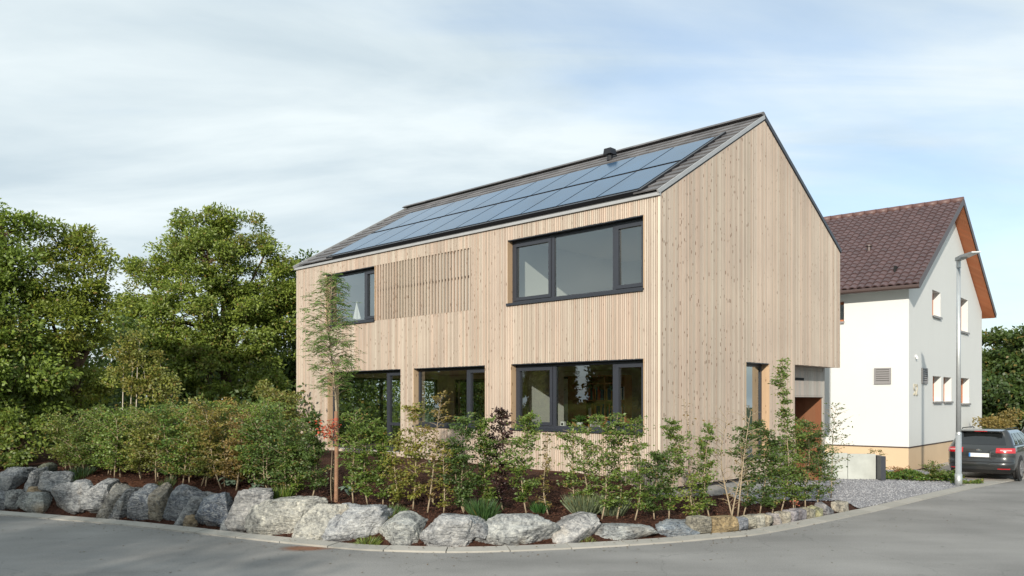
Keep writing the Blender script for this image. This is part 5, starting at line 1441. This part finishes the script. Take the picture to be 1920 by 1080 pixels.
# grasses, lavender, hostas -----------------------------------------------------
def tuft(name, label, cat, px, py, wpx, hpx, col, n, blade=.006, seed=0, kind=None, lean=.6, dz=0):
    X, Y, Z = hit_terrain(px, py); r_ = np.random.default_rng(1000 + seed)
    w = wpx / FPX * Y / 2; h = hpx / FPX * Y
    a = r_.uniform(0, 2 * PI, n); rr2 = np.sqrt(r_.random(n))
    P = np.stack([np.cos(a) * rr2 * w * .75, np.sin(a) * rr2 * min(w, .35) * .75, np.zeros(n)], 1)
    Zt = terrain(P[:, :2] + np.array([X, Y])) - Z
    P[:, 2] = Zt
    D = unit(np.stack([np.cos(a) * rr2 * lean + r_.normal(0, .25, n), np.sin(a) * rr2 * lean + r_.normal(0, .25, n), np.ones(n)], 1))
    S = unit(np.cross(D, r_.normal(0, 1, (n, 3))))
    o_ = quads_mesh(name, P, D, S, h * r_.uniform(.6, 1.25, n), blade * 2, tints(n, .05, r_), M['leaf'], None, (*col, 1))
    o_.location = (X, Y, Z); tag(o_, label, cat, kind=kind)
    return o_
tuft('grass_tuft', 'bright green grass tuft between the pointed and the cream boulder', 'grass tuft', 528, 938, 46, 26, (.10, .16, .03), 420, seed=1)
tuft('grass_tuft', 'low grass tuft behind the squarish pale boulder', 'grass tuft', 738, 970, 60, 14, (.07, .12, .04), 420, seed=2)
tuft('grass_tuft', 'dark green grassy cushion behind the gap of the broad boulders', 'grass tuft', 905, 970, 56, 32, (.045, .10, .035), 700, seed=3)
tuft('grass_tuft', 'small grass tuft behind the longest boulder', 'grass tuft', 1012, 964, 26, 26, (.05, .13, .04), 260, seed=4)
tuft('grass_tuft', 'dark low grass behind the upper left boulders', 'grass tuft', 150, 893, 54, 18, (.04, .08, .03), 420, seed=5)
tuft('grass_tuft', 'dull green grass behind the dark leaning boulders', 'grass tuft', 310, 918, 40, 16, (.05, .08, .03), 260, seed=6)
tuft('lavender', 'silvery green lavender cushion in front of the slatted wall', 'lavender', 1095, 966, 60, 40, (.17, .21, .14), 900, blade=.008, seed=7)
tuft('lavender', 'right half of the silvery plants beside the tall shrub', 'lavender', 1148, 968, 52, 38, (.19, .23, .16), 800, blade=.008, seed=8)
tuft('weed', 'green weed growing over the kerb left of the squarish boulder', 'weed', 688, 1026, 52, 16, (.12, .17, .04), 300, seed=9, lean=1.6)
tuft('weed', 'small weed on the kerb at the foot of the smooth cream boulder', 'weed', 606, 1014, 30, 10, (.10, .14, .04), 140, seed=10, lean=1.6)
tuft('weed', 'weed at the kerb below the notched boulder', 'weed', 1100, 1018, 40, 8, (.13, .16, .05), 180, seed=11, lean=1.6)
def hosta(px, py, n, label, seed, s_=1.0):
    X, Y, Z = hit_terrain(px, py); r_ = np.random.default_rng(seed); a = r_.uniform(0, 2 * PI, n)
    root = empty('hosta', (X, Y, Z)); tag(root, label, 'hosta')
    for k in range(n):
        mb = MB(); L = r_.uniform(.16, .28) * s_; w = .06 * s_; c_, s2 = math.cos(a[k]), math.sin(a[k]); h = r_.uniform(.08, .2) * s_
        pt_ = lambda u, v, z: (c_ * u - s2 * v, s2 * u + c_ * v, z)
        mb.add([pt_(0, 0, 0), pt_(L * .4, w, h), pt_(L * .4, 0, h - .015), pt_(L * .4, -w, h), pt_(L * .75, w * .8, h * .9), pt_(L * .75, 0, h * .85), pt_(L * .75, -w * .8, h * .9), pt_(L, 0, h * .6)],
               [(0, 2, 1), (0, 3, 2), (1, 2, 5, 4), (2, 3, 6, 5), (4, 5, 7), (5, 6, 7)])
        mb.build('leaf', pmat('hosta_leaf', (.17, .24, .17), .5, var=.2, vscale=9) if k == 0 and seed == 41 else bpy.data.materials['hosta_leaf'], root, smooth=True)
hosta(432, 914, 14, 'pale blue-green hosta with broad leaves behind the dark boulders', 41)
hosta(478, 922, 8, 'smaller hosta right of the large pale one', 42, .8)
hosta(655, 930, 9, 'hosta with pale leaves behind the right of the stake', 43, 1.0)

# ground cover by the lamp
def cover(name, label, cat, pts, n, h, col, seed, ye=.1, L=.07):
    r_ = np.random.default_rng(seed); pts = np.array(pts, float)
    # random points inside the polygon strip given as centre line + half width
    t = r_.uniform(0, len(pts) - 1.001, n); i = t.astype(int); f = (t - i)[:, None]
    c_ = pts[i] * (1 - f) + pts[i + 1] * f
    P = c_[:, :2] + r_.uniform(-1, 1, (n, 2)) * c_[:, 2:3]
    hh = h * (0.6 + .4 * np.sin(P[:, 0] * 5) * np.sin(P[:, 1] * 4)) * r_.random(n) ** .6
    P3 = np.column_stack([P, np.maximum(terrain(P), 0) + .02 + hh]); D = unit(r_.normal(0, 1, (n, 3)) * np.array([1, 1, .5]) + np.array([0, -.2, .3])); S = unit(np.cross(D, r_.normal(0, .5, (n, 3)) + np.array([0, -.3, 1])))
    o_ = quads_mesh(name, P3, D, S, L * r_.uniform(.6, 1.2, n), L * .7, tints(n, ye, r_), M['leaf'], None, (*col, 1)); tag(o_, label, cat, kind='stuff')
cover('ground_cover', 'green ground cover strip between gravel and the white house', 'ground cover', [(10.75, 24.3, .22), (11.3, 24.2, .38), (12.0, 23.7, .40), (12.75, 23.6, .30)], 5200, .30, (.085, .15, .03), 61)
cover('ground_cover', 'low weeds at the foot of the lamp post', 'ground cover', [(12.4, 22.9, .2), (12.9, 23.0, .2), (13.2, 23.1, .1)], 800, .16, (.10, .15, .035), 62)
branchy('bush', 'small yellowish bush beside the concrete wall in front of the beige base', 'shrub', 10.98, 24.55, 0.03, .92, .28, (.14, .15, .05), 63, 700, ye=.3, stems=3)
branchy('bush', 'reddish low bush in the ground cover by the concrete wall', 'shrub', 11.45, 24.25, 0.03, .38, .3, (.22, .10, .05), 64, 420, ye=.4, stems=3)
branchy('bush', 'grassy green bush just left of the lamp post', 'shrub', 12.1, 23.5, 0.03, .55, .35, (.09, .13, .03), 65, 1100, ye=.15, stems=4)

# ------------------------------------------------------------------ trees
def tree(name, label, Y, base, lobes, col, seed, cover_=1.0, leaf=(.17, .085), trunk_r=.16, group=None, ye=.04, mat='bark', dens=1.0, cr=.42, z_base=None, cat='tree', stems=None, droop=.25, flat=.55):
    """lobes: (px, py, r_px, dy) of the crown at distance Y; base px of the trunk"""
    r_ = np.random.default_rng(seed); rr_ = random.Random(seed)
    bx = (base - 960) / FPX * Y; bz = gz(bx, Y) if z_base is None else z_base
    root = empty(name, (bx, Y, bz)); tag(root, label, cat, group)
    cl = []; lob3 = []
    for (px, py, rp_, dy) in lobes:
        c_ = np.array([(px - 960) / FPX * Y - bx, dy, CAM_Z + (HZ - py) / FPX * Y - bz]); R = rp_ / FPX * Y
        lob3.append((c_, R))
        m_ = max(4, int(24 * (R / .9) ** 2 * dens * (.42 / cr) ** 1.6))
        v = unit(r_.normal(0, 1, (m_, 3))); v[:, 1] = np.where(v[:, 1] > .45, -v[:, 1], v[:, 1])   # more towards the street side
        rad = R * r_.uniform(.45, 1.0, m_) ** .6
        cc_ = c_ + v * rad[:, None] * np.array([1, .9, .95])
        cc_ += np.array([[noise.noise(Vector(p * .9 + seed)) * .35, 0, noise.noise(Vector(p * .8 - seed)) * .35] for p in cc_]) * min(1, R)
        cl.append(cc_)
    cl = np.concatenate(cl)
    mb = MB()
    top = lob3[0][0]
    cmean = np.mean([l[0] for l in lob3], axis=0)
    tr_pts = [Vector((0, 0, -.1)), Vector((0, 0, .6)), Vector((cmean[0] * .25, cmean[1] * .2, max(1.2, cmean[2] * .45))), Vector((cmean[0] * .6, cmean[1] * .6, cmean[2] * .8)), Vector((*(cmean[:2]), cmean[2] * 1.15))]
    if stems:
        for (sx, topx) in stems:
            a0 = (sx - 960) / FPX * Y - bx; a1 = (topx - 960) / FPX * Y - bx; hz_ = cmean[2] * 1.1
            mb.tube([(a0, 0, -.1), ((a0 * .6 + a1 * .4) + .02, 0, hz_ * .4), (a1, 0.05, hz_)], [trunk_r, trunk_r * .7, trunk_r * .3], 7)
    else: mb.tube(tr_pts, [trunk_r * 1.25, trunk_r, trunk_r * .8, trunk_r * .5, trunk_r * .25], 9)
    for (c_, R) in lob3:
        a = tr_pts[2].lerp(tr_pts[3], rr_.uniform(0, 1)); e = Vector(c_)
        mid_ = a.lerp(e, .5) + Vector((rr_.uniform(-.2, .2), rr_.uniform(-.2, .2), -.1 * R))
        if not stems: mb.tube([a, mid_, e], [trunk_r * .45, trunk_r * .28, trunk_r * .14], 6, cap=False)
    for i in range(0, len(cl), 2):
        j = int(np.argmin([np.linalg.norm(cl[i] - l[0]) for l in lob3])); a = Vector(lob3[j][0]) ; e = Vector(cl[i])
        mb.tube([a, a.lerp(e, .5) + Vector((0, 0, .08)), e], [trunk_r * .10 + .006, trunk_r * .07 + .004, .004], 4, cap=False)
    mb.build('trunk', M[mat], root, smooth=True)
    npl = int(95 * cover_ * (cr / .42) ** 2 * (.17 * .085) / (leaf[0] * leaf[1]))
    m_ = len(cl); crs = cr * r_.uniform(.6, 1.35, m_)
    cen = np.repeat(cl, npl, 0); R_ = np.repeat(crs, npl)[:, None]
    q_ = unit(r_.normal(0, 1, (m_ * npl, 3))) * r_.random((m_ * npl, 1)) ** .45
    off = q_ * R_ * np.array([1, 1, flat])
    P = cen + off; n_ = len(P)
    outw = unit(P - cmean[None] * np.array([1, 1, .85]))
    D = unit(off / (R_ + 1e-6) * .9 + outw * .4 + r_.normal(0, .55, (n_, 3)) + np.array([0, 0, -droop]))
    Nn = unit(r_.normal(0, .55, (n_, 3)) + outw * .45 + np.array([-.1, -.45, .65])); S = unit(np.cross(D, Nn)); Nn = np.cross(S, D)
    G = np.repeat(r_.random(m_), npl)
    yec = np.repeat((r_.random(m_) < ye * 1.5), npl)
    T = tints(n_, ye, r_, G); T[:, 1] = np.maximum(T[:, 1], yec * r_.uniform(0, .6, n_))
    quads_mesh('crown', P, D, S, leaf[0] * r_.uniform(.6, 1.2, n_), leaf[1] * r_.uniform(.7, 1.2, n_), T, M['leaf'], root, (*col, 1.0), fold=.2, Nn=Nn)
    return root
WAL = (0.165, 0.220, 0.042)
tree('walnut_tree', 'tall broad walnut tree with a split crown left of the timber house', 31.0, 433,
     [(368, 432, 46, 0), (450, 445, 50, .3), (330, 480, 42, -.2), (405, 500, 62, -.8), (500, 470, 28, 0), (262, 512, 33, 0), (240, 570, 28, .2), (298, 560, 44, -.3), (500, 545, 55, .2), (392, 590, 70, -1.2), (255, 590, 34, 0), (470, 630, 66, -.8), (330, 660, 58, -1), (530, 640, 45, .3), (410, 690, 60, -1.4), (500, 715, 50, -.8), (300, 620, 45, .2), (525, 575, 40, .5), (360, 745, 45, -.5), (545, 560, 34, .4), (530, 520, 34, .2), (445, 530, 48, -.3), (475, 575, 48, -.2), (420, 410, 28, 0), (240, 640, 34, .2), (270, 690, 40, 0)],
     WAL, 21, trunk_r=.24, ye=.06, cover_=1.0, leaf=(.14, .068))
tree('broadleaf_tree', 'tall dark tree at the left edge of the picture', 21.0, 20,
     [(10, 440, 56, 0), (-60, 470, 80, .5), (-140, 520, 90, 1), (35, 520, 62, -.3), (-30, 590, 85, -.6), (45, 620, 62, -.8), (-100, 650, 90, 0), (30, 710, 62, -1), (-50, 740, 80, -.6), (90, 690, 50, -.5), (30, 790, 55, -.8), (80, 770, 40, 0)],
     (0.140, .200, .038), 22, trunk_r=.22, ye=.03, leaf=(.125, .065))
tree('broadleaf_tree', 'yellowish tinged tree between the left tree and the walnut', 21.8, 140,
     [(112, 462, 42, 0), (152, 470, 36, .2), (105, 530, 55, -.4), (165, 540, 48, 0), (195, 500, 25, .2), (198, 560, 26, .2), (120, 600, 60, -.6), (185, 610, 36, 0), (140, 670, 50, -.6), (95, 720, 50, 0), (170, 720, 38, .3), (130, 775, 50, .3)],
     (0.18, .225, .040), 23, trunk_r=.17, ye=.05, leaf=(.12, .06))
tree('leafy_bush', 'bright leafy low branches hanging over the left boulders', 19.5, 40,
     [(20, 800, 34, 0), (60, 830, 34, -.3), (-30, 820, 50, 0), (20, 856, 26, -.6), (70, 862, 18, -.6), (-60, 870, 40, -.3), (88, 800, 22, 0)],
     (0.13, .18, .035), 24, trunk_r=.06, ye=.05, leaf=(.10, .065), cr=.30, cat='bush')
tree('broadleaf_tree', 'green tree peeping out behind the left end of the timber house', 34.0, 560,
     [(572, 497, 22, 0), (545, 530, 34, 0), (535, 590, 48, 0), (560, 660, 45, 0), (520, 700, 45, .4), (600, 560, 30, 1)],
     (0.07, .12, .03), 25, trunk_r=.13, ye=.02)
tree('broadleaf_tree', 'green tree outside the frame beside the left edge tree', 21.8, -330, [(-330, 500, 90, 0), (-380, 600, 110, 0), (-280, 620, 100, 0), (-330, 700, 110, 0), (-400, 730, 90, 0)], (0.09, .14, .028), 41, trunk_r=.18, leaf=(.22, .12))
tree('broadleaf_tree', 'green tree outside the frame behind the bend of the road', 24.5, -520, [(-520, 500, 100, 0), (-570, 600, 110, 0), (-460, 620, 100, 0), (-520, 700, 110, 0)], (0.09, .14, .028), 42, trunk_r=.18, leaf=(.22, .12))
for i_, (tx, ty, hh) in enumerate([(-26.6, 13.6, 7.0), (-26.8, 9.6, 7.2), (-28.5, 4.0, 9.5), (-31, 12.5, 8.0), (-28.2, 17.0, 6.8)]):
    F_ = FPX / 18.0
    tree('verge_tree', 'tree on the far verge of the side road, ' + ['nearest to the junction', 'second along the verge', 'third along the verge', 'behind the first one', 'closest to the bend'][i_], ty + 40, 960 + tx / (ty + 40) * FPX, [(960 + (tx + dx) / (ty + 40) * FPX, HZ - (z_ - CAM_Z) / (ty + 40) * FPX, rr0 / (ty + 40) * FPX, 0) for dx, z_, rr0 in ((0, hh - 1.6, 1.6), (-1.5, hh - 3.2, 1.8), (1.5, hh - 3.4, 1.8), (0, hh - 5, 2.2), (-1.4, 2.2, 1.5), (1.4, 2.4, 1.6), (0, 1.4, 1.3))],
         (0.09, .14, .028), 50 + i_, trunk_r=.2, leaf=(.30, .17), cr=.55, z_base=0).location.y = ty
tree('birch_sapling', 'cluster of yellow-green saplings with three thin pale trunks behind the hedge', 19.0, 240,
     [(268, 690, 34, 0), (235, 660, 22, 0), (300, 700, 28, .1), (245, 715, 28, 0), (285, 740, 30, 0), (222, 700, 16, .1), (258, 640, 20, .1), (315, 730, 22, 0)],
     (0.17, .19, .045), 26, trunk_r=.022, ye=.12, leaf=(.075, .05), cr=.26, mat='birch', stems=[(226, 230), (238, 247), (251, 256)], dens=.55, cover_=.8)
tree('yellow_bush', 'pale yellow-green bush between the walnut trunk and the house', 20.5, 495,
     [(490, 770, 34, 0), (520, 760, 34, 0), (470, 800, 34, 0), (530, 800, 36, .2), (500, 735, 22, .2)],
     (0.16, .18, .05), 27, trunk_r=.03, ye=.15, leaf=(.08, .05), cr=.26, cat='bush', dens=.8)
tree('yellow_bush', 'straw coloured thin bush in front of the walnut trunk', 19.8, 430,
     [(432, 765, 18, 0), (428, 795, 24, 0), (440, 830, 26, 0)], (0.24, .19, .06), 28, trunk_r=.02, ye=.4, leaf=(.07, .04), cr=.22, cat='bush', dens=.7)
# dark wood behind
def thicket(name, label, x0, x1, Y0, Y1, ztop, n, col, seed, leaf=.30):
    r_ = np.random.default_rng(seed); m_ = int(n / 60)
    cxs = r_.uniform(x0, x1, m_); cys = r_.uniform(Y0, Y1, m_)
    tp = ztop * (0.80 + .20 * np.array([noise.noise(Vector((a * .25, seed, 0))) + .6 * noise.noise(Vector((a * .9, seed, 3))) for a in cxs]))
    czs = tp * r_.random(m_) ** .8
    cen = np.repeat(np.stack([cxs, cys, czs], 1), 60, 0); P = cen + r_.normal(0, 1, cen.shape) * np.array([.45, .45, .28]); n_ = len(P)
    D = unit(r_.normal(0, 1, (n_, 3)) + np.array([0, -.4, -.2])); S = unit(np.cross(D, r_.normal(0, .6, (n_, 3)) + np.array([0, -.4, .8])))
    o_ = quads_mesh(name, P, D, S, leaf * r_.uniform(.5, 1.1, n_), leaf * .5, tints(n_, .03, r_, np.repeat(r_.random(m_), 60)), M['leaf'], None, (*col, 1)); tag(o_, label, 'thicket', kind='stuff')
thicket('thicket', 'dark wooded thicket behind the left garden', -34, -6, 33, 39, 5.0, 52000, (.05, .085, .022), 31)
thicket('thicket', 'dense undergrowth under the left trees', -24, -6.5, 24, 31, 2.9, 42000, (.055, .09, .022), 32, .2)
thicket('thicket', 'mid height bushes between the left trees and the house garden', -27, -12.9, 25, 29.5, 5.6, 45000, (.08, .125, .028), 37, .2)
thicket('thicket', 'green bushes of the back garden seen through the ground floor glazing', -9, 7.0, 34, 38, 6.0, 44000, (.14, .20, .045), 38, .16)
# right side
tree('broadleaf_tree', 'green tree right behind the corner of the white house', 46.0, 1880,
     [(1868, 660, 48, 0), (1900, 690, 55, 0), (1850, 700, 50, 0), (1870, 745, 50, -.5), (1920, 750, 50, 0), (1855, 765, 40, 0)], (.065, .10, .028), 33, trunk_r=.2, leaf=(.26, .15), cr=.7, z_base=0)
tree('broadleaf_tree', 'taller green tree cut by the right edge of the picture', 44.0, 1945,
     [(1935, 645, 46, 0), (1975, 650, 55, 0), (1930, 690, 45, 0), (1990, 720, 60, 0), (1925, 740, 45, -.4)], (.06, .10, .028), 34, trunk_r=.2, leaf=(.26, .15), cr=.7, z_base=0)
thicket('thicket', 'dark bushes behind the parked cars', 22, 44, 42, 50, 4.4, 30000, (.05, .085, .024), 35, .3)
tree('flowering_bush', 'low yellowish red bush behind the grey car', 33.0, 1858, [(1850, 790, 14, 0), (1866, 795, 14, 0), (1880, 800, 14, 0), (1900, 780, 18, .5)], (.20, .16, .06), 36, trunk_r=.03, leaf=(.10, .07), cr=.3, z_base=0, ye=.3, cat='bush')
# trees across the road, outside the frame: they shade the left of the bed and road
GTR = 'roadside trees behind the viewer'
for i, (tx, ty, hh, R) in enumerate([(-10.0, -5.0, 7.3, 2.2), (-13.6, -5.2, 9.8, 2.6), (-18.3, -5.0, 10.6, 3.2), (-24, -4.6, 11, 3.6)]):
    r_ = np.random.default_rng(70 + i)
    root = tag(empty('roadside_tree', (tx, ty, 0)), 'roadside tree across the road ' + ['nearest the viewer', 'second from the viewer', 'third from the viewer', 'farthest from the viewer'][i], 'tree', GTR)
    mb = MB(); mb.tube([(0, 0, -.1), (0, 0, hh * .5), (0, 0, hh * .9)], [.2, .15, .05], 8); mb.build('trunk', M['bark'], root)
    m_ = int(260 * (R / 3) ** 2); c_ = unit(r_.normal(0, 1, (m_, 3))) * r_.random((m_, 1)) ** .33 * np.array([R, R * .8, hh * .46]) + np.array([0, 0, hh * .52])
    P = np.repeat(c_, 40, 0) + r_.normal(0, .36, (m_ * 40, 3)); D = unit(r_.normal(0, 1, P.shape)); S = unit(np.cross(D, r_.normal(0, 1, P.shape)))
    quads_mesh('crown', P, D, S, .28, .17, tints(len(P), .03, r_), M['leaf'], root, (.07, .12, .03, 1))
